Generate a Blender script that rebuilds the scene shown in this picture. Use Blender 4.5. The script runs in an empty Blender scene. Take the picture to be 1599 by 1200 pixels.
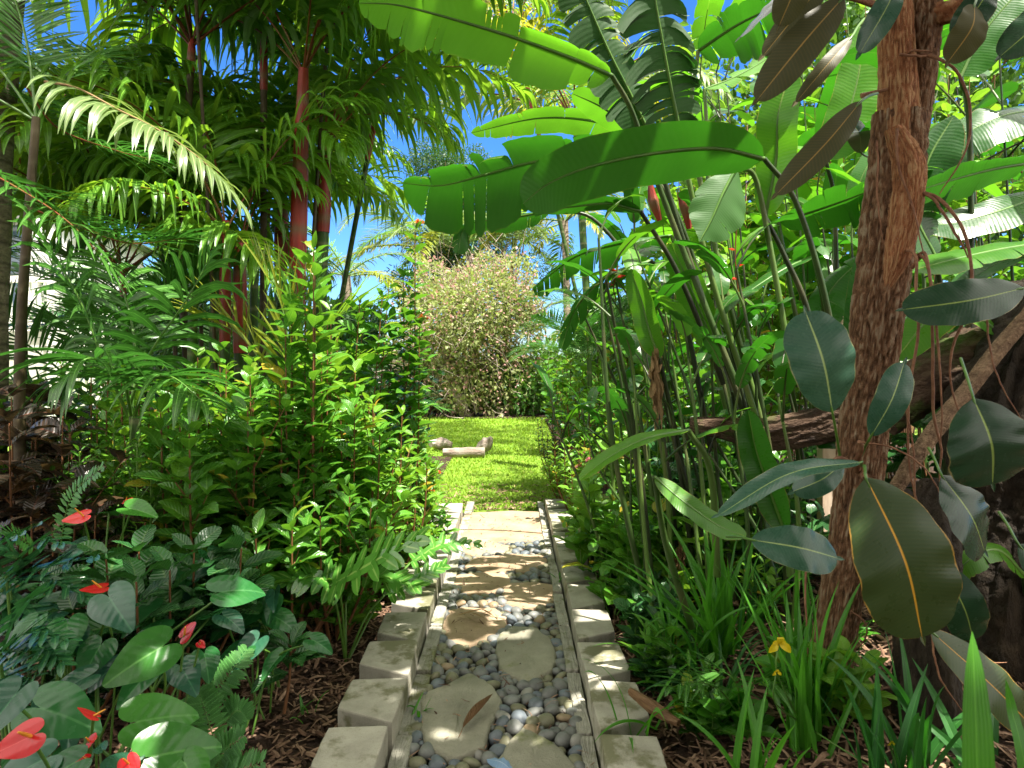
import bpy, math
import numpy as np
from mathutils import Matrix, Vector, Euler

sc = bpy.context.scene
# ------------------------------------------------------------------ camera
H = 1.25; F = 1066.0
cam = bpy.data.cameras.new("camera"); cam_o = bpy.data.objects.new("camera", cam)
sc.collection.objects.link(cam_o); sc.camera = cam_o
cam.sensor_width = 36.0; cam.lens = 36.0 * F / 1599.0
cam_o.location = (0, 0, H); cam_o.rotation_euler = (math.radians(90), 0, 0)
cam.shift_y = -45.0 / 1599.0
cam.dof.use_dof = True; cam.dof.focus_distance = 4.0; cam.dof.aperture_fstop = 9.0
cam.clip_start = 0.05; cam.clip_end = 600
# ------------------------------------------------------------------ sky, sun, exposure
SUN = np.array([0.42, -0.36, 1.36]); SUN = SUN / np.linalg.norm(SUN)
el = math.asin(SUN[2]); az = math.atan2(SUN[0], SUN[1])
w = bpy.data.worlds.new("World"); sc.world = w; w.use_nodes = True
nt = w.node_tree; bg = nt.nodes["Background"]
sky = nt.nodes.new("ShaderNodeTexSky"); sky.sky_type = 'NISHITA'; sky.sun_disc = False
sky.sun_elevation = el; sky.sun_rotation = az; sky.air_density = 1.0; sky.dust_density = 0.3; sky.ozone_density = 3.0
hs = nt.nodes.new('ShaderNodeHueSaturation'); hs.inputs['Saturation'].default_value = 1.25; nt.links.new(sky.outputs[0], hs.inputs['Color']); 
# clouds added overhead and behind the viewer as neutral fill light, clear blue ahead
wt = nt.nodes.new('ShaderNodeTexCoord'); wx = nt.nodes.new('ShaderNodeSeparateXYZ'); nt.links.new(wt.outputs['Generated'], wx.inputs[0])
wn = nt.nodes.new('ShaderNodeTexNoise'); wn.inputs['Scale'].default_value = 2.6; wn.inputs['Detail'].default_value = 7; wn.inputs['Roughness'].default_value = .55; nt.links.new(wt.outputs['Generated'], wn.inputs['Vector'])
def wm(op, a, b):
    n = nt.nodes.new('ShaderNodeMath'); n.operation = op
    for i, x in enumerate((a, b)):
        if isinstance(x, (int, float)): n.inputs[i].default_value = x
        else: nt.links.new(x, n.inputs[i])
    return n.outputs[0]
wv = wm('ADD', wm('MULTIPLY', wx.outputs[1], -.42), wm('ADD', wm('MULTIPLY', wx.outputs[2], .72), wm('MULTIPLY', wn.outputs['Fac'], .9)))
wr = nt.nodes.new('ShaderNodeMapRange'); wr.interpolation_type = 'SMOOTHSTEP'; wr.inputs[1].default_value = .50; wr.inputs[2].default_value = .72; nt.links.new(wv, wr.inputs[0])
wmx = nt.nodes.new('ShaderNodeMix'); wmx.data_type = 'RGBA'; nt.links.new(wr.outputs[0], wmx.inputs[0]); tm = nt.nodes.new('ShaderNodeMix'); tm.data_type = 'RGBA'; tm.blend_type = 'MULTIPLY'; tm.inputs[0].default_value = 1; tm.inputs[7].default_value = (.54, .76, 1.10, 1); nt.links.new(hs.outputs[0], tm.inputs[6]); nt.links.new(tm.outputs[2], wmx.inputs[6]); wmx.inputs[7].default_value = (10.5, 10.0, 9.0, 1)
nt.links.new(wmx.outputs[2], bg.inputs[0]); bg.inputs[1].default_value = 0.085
sl = bpy.data.lights.new("sun", 'SUN'); sl.energy = 5.0; sl.angle = math.radians(0.53); sl.color = (1.0, 0.94, 0.84)
so = bpy.data.objects.new("sun", sl); sc.collection.objects.link(so)
so.rotation_euler = Vector(SUN).to_track_quat('Z', 'Y').to_euler()
sc.view_settings.view_transform = 'Standard'; sc.view_settings.look = 'None'
sc.view_settings.exposure = 1.65; sc.view_settings.gamma = 1.0
cy = sc.cycles
cy.max_bounces = 10; cy.diffuse_bounces = 7; cy.glossy_bounces = 3; cy.transmission_bounces = 5; cy.transparent_max_bounces = 4
cy.caustics_reflective = False; cy.caustics_refractive = False
cy.use_denoising = True
# ------------------------------------------------------------------ helpers
rs = np.random.RandomState
def nrm(a):
    a = np.asarray(a, float); return a / np.maximum(np.linalg.norm(a, axis=-1, keepdims=True), 1e-9)
def P(px, py, d):
    return np.array([(px - 799.5) * d / F, d, H + (555.0 - py) * d / F])
def PP(lst, d=None):
    return np.array([P(*(q if len(q) == 3 else (q[0], q[1], d))) for q in lst])
def G(px, py, z=0.0):
    d = (H - z) * F / (py - 555.0); return P(px, py, d)
def cat(pts, n):
    p = np.asarray(pts, float)
    if len(p) == 2:
        t = np.linspace(0, 1, n)[:, None]; return p[0] * (1 - t) + p[1] * t
    q = np.vstack([2 * p[0] - p[1], p, 2 * p[-1] - p[-2]])
    seg = len(p) - 1; u = np.linspace(0, seg - 1e-6, n); i = u.astype(int); t = (u - i)[:, None]
    a, b, c, d = q[i], q[i + 1], q[i + 2], q[i + 3]
    return 0.5 * ((2 * b) + (c - a) * t + (2 * a - 5 * b + 4 * c - d) * t * t + (3 * b - a - 3 * c + d) * t ** 3)
def tang(p):
    return nrm(np.gradient(p, axis=0))

class MB:
    def __init__(s): s.V = []; s.Fc = []; s.U = []; s.A = []; s.n = 0
    def add(s, V, Fa, U=None, var=0.5):
        V = np.asarray(V, float).reshape(-1, 3); Fa = np.asarray(Fa, np.int64)
        s.V.append(V); s.Fc.append(Fa + s.n)
        s.U.append(np.zeros((len(V), 2)) + 0.5 if U is None else np.asarray(U, float).reshape(-1, 2))
        s.A.append(np.broadcast_to(np.asarray(var, float), (len(V),)))
        s.n += len(V)
    def mesh(s, name, m, smooth=True):
        me = bpy.data.meshes.new(name)
        V = np.vstack(s.V); U = np.vstack(s.U); A = np.concatenate(s.A)
        me.vertices.add(len(V)); me.vertices.foreach_set("co", V.astype(np.float32).ravel())
        idx = np.concatenate([f.ravel() for f in s.Fc]).astype(np.int32)
        tot = np.concatenate([np.full(len(f), f.shape[1]) for f in s.Fc]).astype(np.int32)
        st = np.concatenate([[0], np.cumsum(tot)[:-1]]).astype(np.int32)
        me.loops.add(len(idx)); me.loops.foreach_set("vertex_index", idx)
        me.polygons.add(len(tot)); me.polygons.foreach_set("loop_start", st); me.polygons.foreach_set("loop_total", tot)
        me.polygons.foreach_set("use_smooth", np.full(len(tot), smooth))
        uv = me.uv_layers.new(name="UVMap"); uv.data.foreach_set("uv", U[idx].astype(np.float32).ravel())
        at = me.attributes.new("var", 'FLOAT', 'POINT'); at.data.foreach_set("value", A.astype(np.float32))
        me.update(calc_edges=True); me.materials.append(m)
        return me
    def build(s, name, m, parent=None, smooth=True):
        o = bpy.data.objects.new(name, s.mesh(name, m, smooth)); sc.collection.objects.link(o)
        if parent is not None: o.parent = parent
        return o
def obj(name, me, parent=None, mat=None):
    o = bpy.data.objects.new(name, me); sc.collection.objects.link(o)
    if parent is not None: o.parent = parent
    if mat is not None: o.matrix_basis = mat
    return o
def thing(name, label, catg, loc=(0, 0, 0), group=None, rz=0):
    o = bpy.data.objects.new(name, None); sc.collection.objects.link(o)
    o.location = loc; o.rotation_euler = (0, 0, rz); o.empty_display_size = 0.1
    return tag(o, label, catg, group)
def tag(o, label=None, catg=None, group=None, kind=None):
    if label: o['label'] = label
    if catg: o['category'] = catg
    if group: o['group'] = group
    if kind: o['kind'] = kind
    return o
def origin(o, p):
    """put the mesh object's origin at p, vertices stay in place"""
    p = Vector(p); o.data.transform(Matrix.Translation(-p)); o.location = p; return o
def copy_tree(o, parent=None):
    c = o.copy(); sc.collection.objects.link(c)
    if parent is not None: c.parent = parent
    for ch in list(o.children): copy_tree(ch, c)
    return c
def grid_faces(nr, nc, off=0):
    i = np.arange((nr - 1) * (nc - 1)); r = i // (nc - 1); c = i % (nc - 1); a = r * nc + c + off
    return np.stack([a, a + 1, a + nc + 1, a + nc], 1)
def tube(mb, pts, rad, sides=8, n=None, var=0.5, cap=True, rough=0.0, seed=0, vs=1.0):
    p = cat(pts, n) if n else np.asarray(pts, float)
    N = len(p); r = np.interp(np.linspace(0, 1, N), np.linspace(0, 1, len(np.atleast_1d(rad))), np.atleast_1d(rad)) if np.ndim(rad) else np.full(N, rad)
    T = tang(p); ref = np.array([0.13, 0.31, 0.94]) if abs(T[:, 2]).mean() < .8 else np.array([0.97, 0.2, 0.1])
    X = nrm(np.cross(T, ref)); Y = np.cross(T, X)
    a = np.linspace(0, 2 * np.pi, sides + 1)
    rr = np.repeat(r[:, None], sides + 1, 1)
    if rough:
        g = rs(seed); nz = g.randn(N, sides) * rough; nz = (nz + np.roll(nz, 1, 0)) * .6; nz = np.hstack([nz, nz[:, :1]]); rr = rr * (1 + nz)
    V = p[:, None] + rr[..., None] * (np.cos(a)[None, :, None] * X[:, None] + np.sin(a)[None, :, None] * Y[:, None])
    L = np.concatenate([[0], np.cumsum(np.linalg.norm(np.diff(p, axis=0), axis=1))])
    U = np.stack(np.broadcast_arrays(a[None] / (2 * np.pi), L[:, None] * vs), -1)
    mb.add(V.reshape(-1, 3), grid_faces(N, sides + 1), U.reshape(-1, 2), var)
    if cap:
        for k in (0, N - 1):
            ring = V[k, :sides]; c = ring.mean(0)[None]; j = np.arange(sides)
            f = np.stack([j, (j + 1) % sides, np.full(sides, sides)], 1)
            if k == 0: f = f[:, ::-1]
            mb.add(np.vstack([ring, c]), f, np.full((sides + 1, 2), .5), var)
PROF = {
 'oval':   lambda v: np.sin(np.pi * v ** 0.85) ** 0.8,
 'lance':  lambda v: np.sin(np.pi * np.clip(v, 0, 1) ** 0.75) ** 1.1,
 'banana': lambda v: np.clip(1 - np.abs(2 * v ** 0.92 - 1) ** 3.2, 0, 1) ** 0.6,
 'rubber': lambda v: np.clip(1 - np.abs(2 * v ** 1.0 - 1) ** 2.5, 0, 1) ** 0.62 * (1 - .12 * (1 - v)),
 'sword':  lambda v: np.clip(1 - v ** 3.0, 0, 1) * (0.6 + 0.4 * np.clip(v * 4, 0, 1)),
 'egg':    lambda v: np.clip(1 - np.abs(2 * v ** 0.8 - 1) ** 2.2, 0, 1) ** 0.7,
}
def blade(mb, pts, N, W, prof='banana', nl=26, mc=3, fold=0.12, curl=0.0, droop=0.0, tears=None, tw=0.0, wave=0.0, var=0.5, seed=0, gap=0.012, asym=0.0):
    """leaf blade along a midrib; N = normal hint (3 or n x 3) pointing to the upper face. W half width"""
    g = rs(seed); base = cat(pts, 60); prf = PROF[prof] if isinstance(prof, str) else prof
    NN = np.asarray(N, float); NN = np.broadcast_to(NN, (60, 3)) if NN.ndim == 1 else cat(NN, 60)
    T = tang(base); S = nrm(np.cross(T, NN)); Nn = np.cross(S, T)
    tt = np.linspace(0, 1, 60)
    def at(v):
        f = lambda A: np.stack([np.interp(v, tt, A[:, k]) for k in range(3)], -1)
        return f(base), f(T), f(S), f(Nn)
    ph = g.rand(2) * 6.28
    for sgn in (1, -1):
        cuts = [0.0, 1.0]
        if tears:
                tears_ = int(tears * 1.3); w_c = .15 + g.rand(tears_ + 1) ** 2 * 2; cc_ = np.cumsum(w_c) / w_c.sum(); cuts = [0.0] + list(np.clip(.04 + .94 * cc_[:-1], .03, .985)) + [1.0]
        for k in range(len(cuts) - 1):
            v0, v1 = cuts[k], cuts[k + 1]
            if v1 - v0 < .004: continue
            nr = max(3, int(nl * (v1 - v0)) + 2)
            v = np.linspace(v0, v1, nr); p, t, s, nn = at(v)
            sc_ = np.linspace(0, 1, mc + 1)
            Wv = W * prf(v) * (1 + asym * sgn)
            dr = droop + (g.rand() * tw if tears else 0); tl = (g.rand() - .5) * tw * .8 if tears else 0
            s2 = sc_[None, :, None]; wv = Wv[:, None, None]
            phi = fold + curl * s2 + (wave * np.sin(v[:, None, None] * 26 + ph[0 if sgn > 0 else 1]) * s2 if wave else 0)
            V = p[:, None] + sgn * s[:, None] * wv * s2 * np.cos(phi) + nn[:, None] * wv * s2 * np.sin(phi)
            V = V + t[:, None] * wv * s2 * 0.18           # side veins sweep towards the tip
            V[..., 2] -= (wv * s2 ** 2 * dr)[..., 0]
            if tears:
                mid = (v0 + v1) / 2; rel = (v - mid) / (v1 - v0 + 1e-6)
                shrink = 1 - min(.05, .004 / (v1 - v0) ** .8) * s2 * (1 + g.rand())
                pc = V.mean(0, keepdims=True)
                V = pc + (V - pc) * shrink
                V = V + nn[:, None] * (rel[:, None, None] * tl * wv * s2)
                rnd = 1 - (.10 * np.abs(2 * rel)[:, None, None] ** 6 + .06 * g.randn(len(v))[:, None, None] * .3) * s2
                V = V[:, :1] + (V - V[:, :1]) * rnd
            U = np.stack(np.broadcast_arrays(0.5 + sgn * sc_[None] * .5, v[:, None]), -1)
            Fq = grid_faces(nr, mc + 1)
            if sgn < 0: Fq = Fq[:, ::-1]
            mb.add(V.reshape(-1, 3), Fq, U.reshape(-1, 2), var)
def template(L=1., W=.3, prof='oval', nl=5, mc=1, fold=.2, arch=.15, wave=0, curl=0):
    t = np.linspace(0, 1, 8); pts = np.stack([0 * t, L * t, arch * L * (np.sin(np.pi * t * .75) * .5 - t * t * .8)], 1)
    m = MB(); blade(m, pts, (0, 0, 1), W, prof, nl=nl, mc=mc, fold=fold, wave=wave, curl=curl)
    return np.vstack(m.V), [f for f in m.Fc], np.vstack(m.U)
def scatter(mb, tpl, pos, d, n, s, var):
    V, Fs, U = tpl; k = len(pos)
    if k == 0: return
    d = nrm(d); x = nrm(np.cross(d, n)); z = np.cross(x, d)
    R = np.stack([x, d, z], 2)                      # columns
    s = np.broadcast_to(np.asarray(s, float), (k,))
    W_ = np.einsum('kij,vj->kvi', R, V) * s[:, None, None] + np.asarray(pos)[:, None]
    nv = len(V); off = (np.arange(k) * nv)[:, None, None]
    Fq = np.vstack(Fs)
    mb.add(W_.reshape(-1, 3), (Fq[None] + off).reshape(-1, Fq.shape[1]), np.tile(U, (k, 1)), np.repeat(np.broadcast_to(var, (k,)), nv))
def frond(ml, mr, pts, nleaf=36, L=.45, W=.018, hang=.8, a0=75, a1=25, t0=.15, vee=.25, rad=.012, seed=0, K=5, lp=None, N=(0, 0, 1), jit=.12, prof='lance', fold=.3, clump=0):
    g = rs(seed); R = cat(pts, 40); T = tang(R); tt = np.linspace(0, 1, 40)
    S = nrm(np.cross(T, np.asarray(N, float))); Nn = np.cross(S, T)
    t = np.linspace(t0, .995, nleaf)
    if clump: t = np.clip(t + (((np.arange(nleaf) % clump) - clump / 2) * -.35 * (1 - t0) / nleaf * 1), t0, 1)
    t = np.concatenate([t, t + .3 / nleaf]); t = np.clip(t + g.randn(len(t)) * .2 / nleaf, t0, 1); sg = np.repeat([1., -1.], nleaf)
    f = lambda A: np.stack([np.interp(t, tt, A[:, k]) for k in range(3)], -1)
    p, T_, S_, N_ = f(R), f(T), f(S), f(Nn)
    u = (t - t0) / (1 - t0); ang = np.radians(a0 + (a1 - a0) * u) + g.randn(len(t)) * jit * .7
    lp_ = lp(u) if lp else (0.45 + .55 * np.sin(np.pi * np.clip(u * .8 + .15, 0, 1))) * (1 - .5 * u ** 4)
    Ls = L * lp_ * (1 + g.randn(len(t)) * .07)
    d = np.cos(ang)[:, None] * T_ + np.sin(ang)[:, None] * S_ * sg[:, None] + N_ * (vee + g.randn(len(t)) * jit)[:, None]
    d = nrm(d); rows = []; cs = np.linspace(0, 1, K + 1); q = p.copy(); hg = hang * (1 + g.randn(len(t)) * .25)
    wprof = (PROF[prof] if isinstance(prof, str) else prof)(cs * .985 + .006)
    for k in range(K + 1):
        c = nrm(np.cross(d, N_ + 1e-3 + S_ * sg[:, None] * .3)); nn = np.cross(c, d)
        ww = (W * wprof[k] * (0.7 + .3 * lp_))[:, None]
        rows.append(np.stack([q - c * ww + nn * ww * fold, q, q + c * ww + nn * ww * fold], 1))
        q = q + d * (Ls / K)[:, None]
        d = nrm(d + np.array([0, 0, -1.]) * (hg / K * (.4 + 1.2 * k / K))[:, None])
    V = np.stack(rows, 1)                            # n, K+1, 3, 3
    n = len(t); nv = (K + 1) * 3; fq = grid_faces(K + 1, 3)
    U = np.stack(np.broadcast_arrays(np.array([0, .5, 1.])[None, :], cs[:, None]), -1).reshape(-1, 2)
    ml.add(V.reshape(-1, 3), (fq[None] + (np.arange(n) * nv)[:, None, None]).reshape(-1, 4), np.tile(U, (n, 1)), np.repeat(np.clip(g.rand(n) * .6 + .2 + (u > .93) * .2, 0, 1), nv))
    tube(mr, R, np.array([rad, rad * .8, rad * .5, rad * .15]), 5, var=.5, cap=False)
def arc(Lr, el, bend, n=12, pw=1.4, side=0.0):
    t = np.linspace(0, 1, n); a = np.radians(el) - np.radians(bend) * t ** pw
    st = Lr / (n - 1); y = np.concatenate([[0], np.cumsum(np.cos(a[:-1]) * st)]); z = np.concatenate([[0], np.cumsum(np.sin(a[:-1]) * st)])
    return np.stack([side * t ** 2 * Lr, y, z], 1)
# ------------------------------------------------------------------ materials
def newmat(name):
    m = bpy.data.materials.new(name); m.use_nodes = True; t = m.node_tree; t.nodes.clear()
    return m, t
def nd(t, typ, **kw):
    n = t.nodes.new(typ)
    for k, v in kw.items():
        if k.startswith('i_'):
            key = k[2:]; key = int(key) if key.isdigit() else key.replace('_', ' ')
            n.inputs[key].default_value = v
        else: setattr(n, k, v)
    return n
def mth(t, op, a, b=None, c=None, clamp=False):
    n = t.nodes.new('ShaderNodeMath'); n.operation = op; n.use_clamp = clamp
    for i, x in enumerate((a, b, c)):
        if x is None: continue
        if isinstance(x, (int, float)): n.inputs[i].default_value = x
        else: t.links.new(x, n.inputs[i])
    return n.outputs[0]
def mix(t, fac, a, b, mode='MIX'):
    n = t.nodes.new('ShaderNodeMix'); n.data_type = 'RGBA'; n.blend_type = mode
    for i, x in ((0, fac), (6, a), (7, b)):
        if isinstance(x, (int, float)): n.inputs[i].default_value = x
        elif isinstance(x, tuple): n.inputs[i].default_value = x if len(x) == 4 else (*x, 1)
        else: t.links.new(x, n.inputs[i])
    return n.outputs[2]
def noise(t, scale, detail=3, rough=.55, vec=None, dist=0.0):
    n = nd(t, 'ShaderNodeTexNoise', i_Scale=scale, i_Detail=detail, i_Roughness=rough, i_Distortion=dist)
    if vec is not None: t.links.new(vec, n.inputs['Vector'])
    return n.outputs['Fac']
def ramp(t, fac, stops):
    n = t.nodes.new('ShaderNodeValToRGB'); cr = n.color_ramp
    while len(cr.elements) < len(stops): cr.elements.new(.5)
    for e, (p, c) in zip(cr.elements, stops): e.position = p; e.color = (*c, 1) if len(c) == 3 else c
    t.links.new(fac, n.inputs[0]); return n.outputs[0]
def sstep(t, x, a, b):
    n = nd(t, 'ShaderNodeMapRange', interpolation_type='SMOOTHSTEP', i_1=a, i_2=b); t.links.new(x, n.inputs[0]); return n.outputs[0]

def leaf_mat(name, dark, light, vein=None, rough=.32, tmix=.35, tcol=None, vf=16, vs=3.0, vamt=.35, mid=.05, under=None, bump=.25, spot=None, spec=.5, old=None, coat=0.0, edge=None):
    m, t = newmat(name); L = t.links.new
    uv = t.nodes.new('ShaderNodeUVMap'); sx = t.nodes.new('ShaderNodeSeparateXYZ'); L(uv.outputs[0], sx.inputs[0])
    s = mth(t, 'ABSOLUTE', mth(t, 'MULTIPLY_ADD', sx.outputs[0], 2.0, -1.0)); v = sx.outputs[1]
    at = nd(t, 'ShaderNodeAttribute', attribute_name='var')
    geo = t.nodes.new('ShaderNodeNewGeometry'); oi = t.nodes.new('ShaderNodeObjectInfo')
    nz = noise(t, 7.0, 3, .6, geo.outputs['Position'])
    f = mth(t, 'ADD', mth(t, 'MULTIPLY', at.outputs['Fac'], .6), mth(t, 'MULTIPLY_ADD', nz, .9, -.25), clamp=True)
    f = mth(t, 'ADD', f, mth(t, 'MULTIPLY_ADD', oi.outputs['Random'], .3, -.15), clamp=True)
    col = mix(t, f, dark, light)
    if old: # a few yellowed leaves
        col = mix(t, mth(t, 'MULTIPLY', sstep(t, at.outputs['Fac'], .93, .99), .85), col, old)
    ph = mth(t, 'MULTIPLY_ADD', v, vf * 6.283, mth(t, 'MULTIPLY', s, -vs * 6.283))
    ph = mth(t, 'ADD', ph, mth(t, 'MULTIPLY', noise(t, 9, 3, .6, geo.outputs['Position']), 5.0))
    lat = mth(t, 'MULTIPLY_ADD', mth(t, 'SINE', ph), .5, .5)
    latp = mth(t, 'POWER', lat, 3.0)
    veinc = vein or tuple(min(1, c * 2.0 + .02) for c in light)
    if vamt: col = mix(t, mth(t, 'MULTIPLY', latp, vamt), col, veinc)
    mm = mth(t, 'SUBTRACT', 1.0, sstep(t, s, mid * .5, mid * 1.5)) if mid else None
    if mid: col = mix(t, mm, col, veinc)
    if spot: # (colour, scale, threshold)
        col = mix(t, sstep(t, noise(t, spot[1], 4, .6, geo.outputs['Position']), spot[2], spot[2] + .08), col, spot[0])
    if edge:
        e_ = sstep(t, mth(t, 'ADD', s, mth(t, 'MULTIPLY_ADD', noise(t, 14, 4, .6, geo.outputs['Position']), .22, -.11)), .975, 1.0); col = mix(t, mth(t, 'MULTIPLY', e_, .8), col, edge)
    r_ = rough
    front = col
    if under:
        col = mix(t, mth(t, 'MULTIPLY', geo.outputs['Backfacing'], .8), col, under)
    pb = nd(t, 'ShaderNodeBsdfPrincipled', i_Roughness=rough); pb.inputs['Specular IOR Level'].default_value = spec
    rr = mth(t, 'ADD', mth(t, 'MULTIPLY_ADD', noise(t, 40, 2, .5, geo.outputs['Position']), .25, rough - .12), mth(t, 'MULTIPLY', geo.outputs['Backfacing'], .25))
    L(rr, pb.inputs['Roughness']); L(col, pb.inputs['Base Color'])
    if coat: pb.inputs['Coat Weight'].default_value = coat; pb.inputs['Coat Roughness'].default_value = .15
    if bump:
        b = nd(t, 'ShaderNodeBump', i_Strength=bump, i_Distance=.01)
        hh = mth(t, 'ADD', mth(t, 'MULTIPLY', lat, .5), mth(t, 'MULTIPLY', noise(t, 25, 2, .5, geo.outputs['Position']), .6))
        L(hh, b.inputs['Height']); L(b.outputs[0], pb.inputs['Normal'])
    tr = t.nodes.new('ShaderNodeBsdfTranslucent')
    tc = tcol or tuple(min(.9, c * k + o) for c, k, o in zip(light, (2.6, 2.4, 1.2), (.02, .06, 0)))
    tcm = mix(t, .75, front, tc); tcm = mix(t, mth(t, 'MULTIPLY', f, .6), mix(t, .45, tcm, (0, 0, 0)), tcm)
    L(tcm, tr.inputs[0])
    ms = nd(t, 'ShaderNodeMixShader', i_0=tmix); L(pb.outputs[0], ms.inputs[1]); L(tr.outputs[0], ms.inputs[2])
    o = t.nodes.new('ShaderNodeOutputMaterial'); L(ms.outputs[0], o.inputs[0]); return m

def solid_mat(name, stops, scale=8, detail=5, rough=.8, bump=.4, bscale=60, bdist=.01, use_uv=None, ringf=0, ringc=None, moss=None, spec=.3, objc=True, var=0.0, stretch=None, ring_amt=.7, speck=None, dist=0):
    m, t = newmat(name); L = t.links.new
    tc = t.nodes.new('ShaderNodeTexCoord'); geo = t.nodes.new('ShaderNodeNewGeometry')
    vec = geo.outputs['Position']
    if stretch:
        mp = nd(t, 'ShaderNodeMapping'); mp.inputs['Scale'].default_value = stretch; L(vec, mp.inputs[0]); vec = mp.outputs[0]
    n1 = noise(t, scale, detail, .6, vec, dist)
    fac = n1
    if var:
        at = nd(t, 'ShaderNodeAttribute', attribute_name='var'); oi = t.nodes.new('ShaderNodeObjectInfo')
        fac = mth(t, 'ADD', mth(t, 'MULTIPLY', n1, 1 - var), mth(t, 'MULTIPLY', at.outputs['Fac'], var), clamp=True)
    col = ramp(t, fac, stops)
    if ringf:
        uv = t.nodes.new('ShaderNodeUVMap'); sx = t.nodes.new('ShaderNodeSeparateXYZ'); L(uv.outputs[0], sx.inputs[0])
        rg = mth(t, 'POWER', mth(t, 'MULTIPLY_ADD', mth(t, 'SINE', mth(t, 'MULTIPLY', mth(t, 'ADD', sx.outputs[1], mth(t, 'MULTIPLY', n1, .02)), ringf * 6.283)), .5, .5), 14.0)
        col = mix(t, mth(t, 'MULTIPLY', rg, ring_amt), col, ringc)
    if speck:
        vo = nd(t, 'ShaderNodeTexVoronoi', i_Scale=speck[0]); L(geo.outputs['Position'], vo.inputs['Vector'])
        col = mix(t, mth(t, 'MULTIPLY', mth(t, 'SUBTRACT', 1.0, sstep(t, vo.outputs['Distance'], .12, .3)), speck[2]), col, speck[1])
    if moss:
        mk = sstep(t, noise(t, moss[1], 5, .65, geo.outputs['Position']), moss[2], moss[2] + .12)
        col = mix(t, mth(t, 'MULTIPLY', mk, .85), col, moss[0])
    pb = nd(t, 'ShaderNodeBsdfPrincipled', i_Roughness=rough); pb.inputs['Specular IOR Level'].default_value = spec
    L(col, pb.inputs['Base Color'])
    if bump:
        b = nd(t, 'ShaderNodeBump', i_Strength=bump, i_Distance=bdist)
        L(mth(t, 'ADD', noise(t, bscale, 5, .65, vec), n1), b.inputs['Height']); L(b.outputs[0], pb.inputs['Normal'])
    o = t.nodes.new('ShaderNodeOutputMaterial'); L(pb.outputs[0], o.inputs[0]); return m

M = {}
M['palm'] = leaf_mat('palm leaflet', (.045, .15, .018), (.15, .33, .035), rough=.26, tmix=.55, tcol=(.46, .82, .04), vf=0, vs=3, vamt=.15, mid=.10, bump=.1, old=(.45, .36, .08), under=(.07, .17, .03))
M['palmy'] = leaf_mat('yellowing palm leaflet', (.09, .17, .015), (.30, .34, .03), rough=.35, tmix=.45, tcol=(.75, .72, .05), vf=0, vs=3, vamt=.15, mid=.10, bump=.1, old=(.55, .40, .10))
M['palmd'] = leaf_mat('deep green palm leaflet', (.022, .09, .015), (.075, .20, .028), rough=.28, tmix=.3, tcol=(.10, .38, .04), vf=0, vs=3, vamt=.1, mid=.1, bump=.1)
M['palmw'] = leaf_mat('waxy pale palm leaflet', (.08, .15, .04), (.20, .27, .10), rough=.3, tmix=.35, tcol=(.4, .6, .1), vf=0, vs=3, vamt=.1, mid=.1, bump=.1, old=(.4, .25, .12))
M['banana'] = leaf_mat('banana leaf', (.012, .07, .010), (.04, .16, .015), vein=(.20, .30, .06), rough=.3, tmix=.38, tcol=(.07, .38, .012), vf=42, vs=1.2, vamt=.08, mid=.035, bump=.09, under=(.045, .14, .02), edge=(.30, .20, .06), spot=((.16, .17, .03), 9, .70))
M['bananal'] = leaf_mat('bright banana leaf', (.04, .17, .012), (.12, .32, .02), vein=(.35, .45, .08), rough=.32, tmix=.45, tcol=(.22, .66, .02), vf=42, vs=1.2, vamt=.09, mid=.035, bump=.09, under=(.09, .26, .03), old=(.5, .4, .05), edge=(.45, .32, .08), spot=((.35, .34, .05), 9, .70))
M['bananad'] = leaf_mat('shaded banana leaf', (.010, .05, .010), (.03, .12, .018), vein=(.12, .2, .05), rough=.28, tmix=.22, tcol=(.06, .3, .02), vf=42, vs=1.2, vamt=.08, mid=.035, bump=.09, under=(.03, .09, .018), edge=(.2, .14, .05))  # darker copy of the banana leaf, shade put into its colour
M['rubber'] = leaf_mat('rubber leaf', (.008, .034, .016), (.022, .065, .026), vein=(.22, .30, .07), rough=.24, tmix=.08, vf=34, vs=2.4, vamt=.03, mid=.026, bump=.04, under=(.10, .09, .035), spec=.4, spot=((.06, .07, .03), 60, .72), edge=(.25, .2, .08))
M['rubbert'] = leaf_mat('rubber leaf blue green', (.022, .070, .048), (.045, .12, .072), vein=(.34, .44, .16), rough=.27, tmix=.10, tcol=(.15,.4,.08), vf=30, vs=2.4, vamt=.05, mid=.030, bump=.04, under=(.12, .11, .04), spec=.4, spot=((.09, .14, .07), 50, .70), edge=(.3, .3, .12))
M['rubbero'] = leaf_mat('rubber leaf olive', (.026, .052, .016), (.055, .085, .026), vein=(.60, .30, .03), rough=.30, tmix=.12, tcol=(.3,.3,.03), vf=40, vs=1.6, vamt=.02, mid=.022, bump=.03, under=(.10, .09, .035), spec=.35, spot=((.50, .20, .02), 5, .64), edge=(.45, .25, .05))
M['rubberu'] = leaf_mat('rubber leaf underside', (.045, .045, .018), (.085, .08, .03), vein=(.35, .22, .06), rough=.5, tmix=.12, tcol=(.2, .25, .03), vf=34, vs=2.2, vamt=.06, mid=.035, bump=.05, spec=.3)
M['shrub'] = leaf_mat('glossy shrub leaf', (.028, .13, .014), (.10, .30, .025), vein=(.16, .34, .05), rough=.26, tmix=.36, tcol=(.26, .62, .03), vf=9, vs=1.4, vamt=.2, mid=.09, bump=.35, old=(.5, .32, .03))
M['shrubb'] = leaf_mat('bright shrub leaf', (.07, .24, .018), (.20, .42, .035), vein=(.25, .45, .07), rough=.34, tmix=.4, tcol=(.42, .78, .04), vf=9, vs=1.4, vamt=.2, mid=.09, bump=.3, old=(.6, .25, .03))
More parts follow.
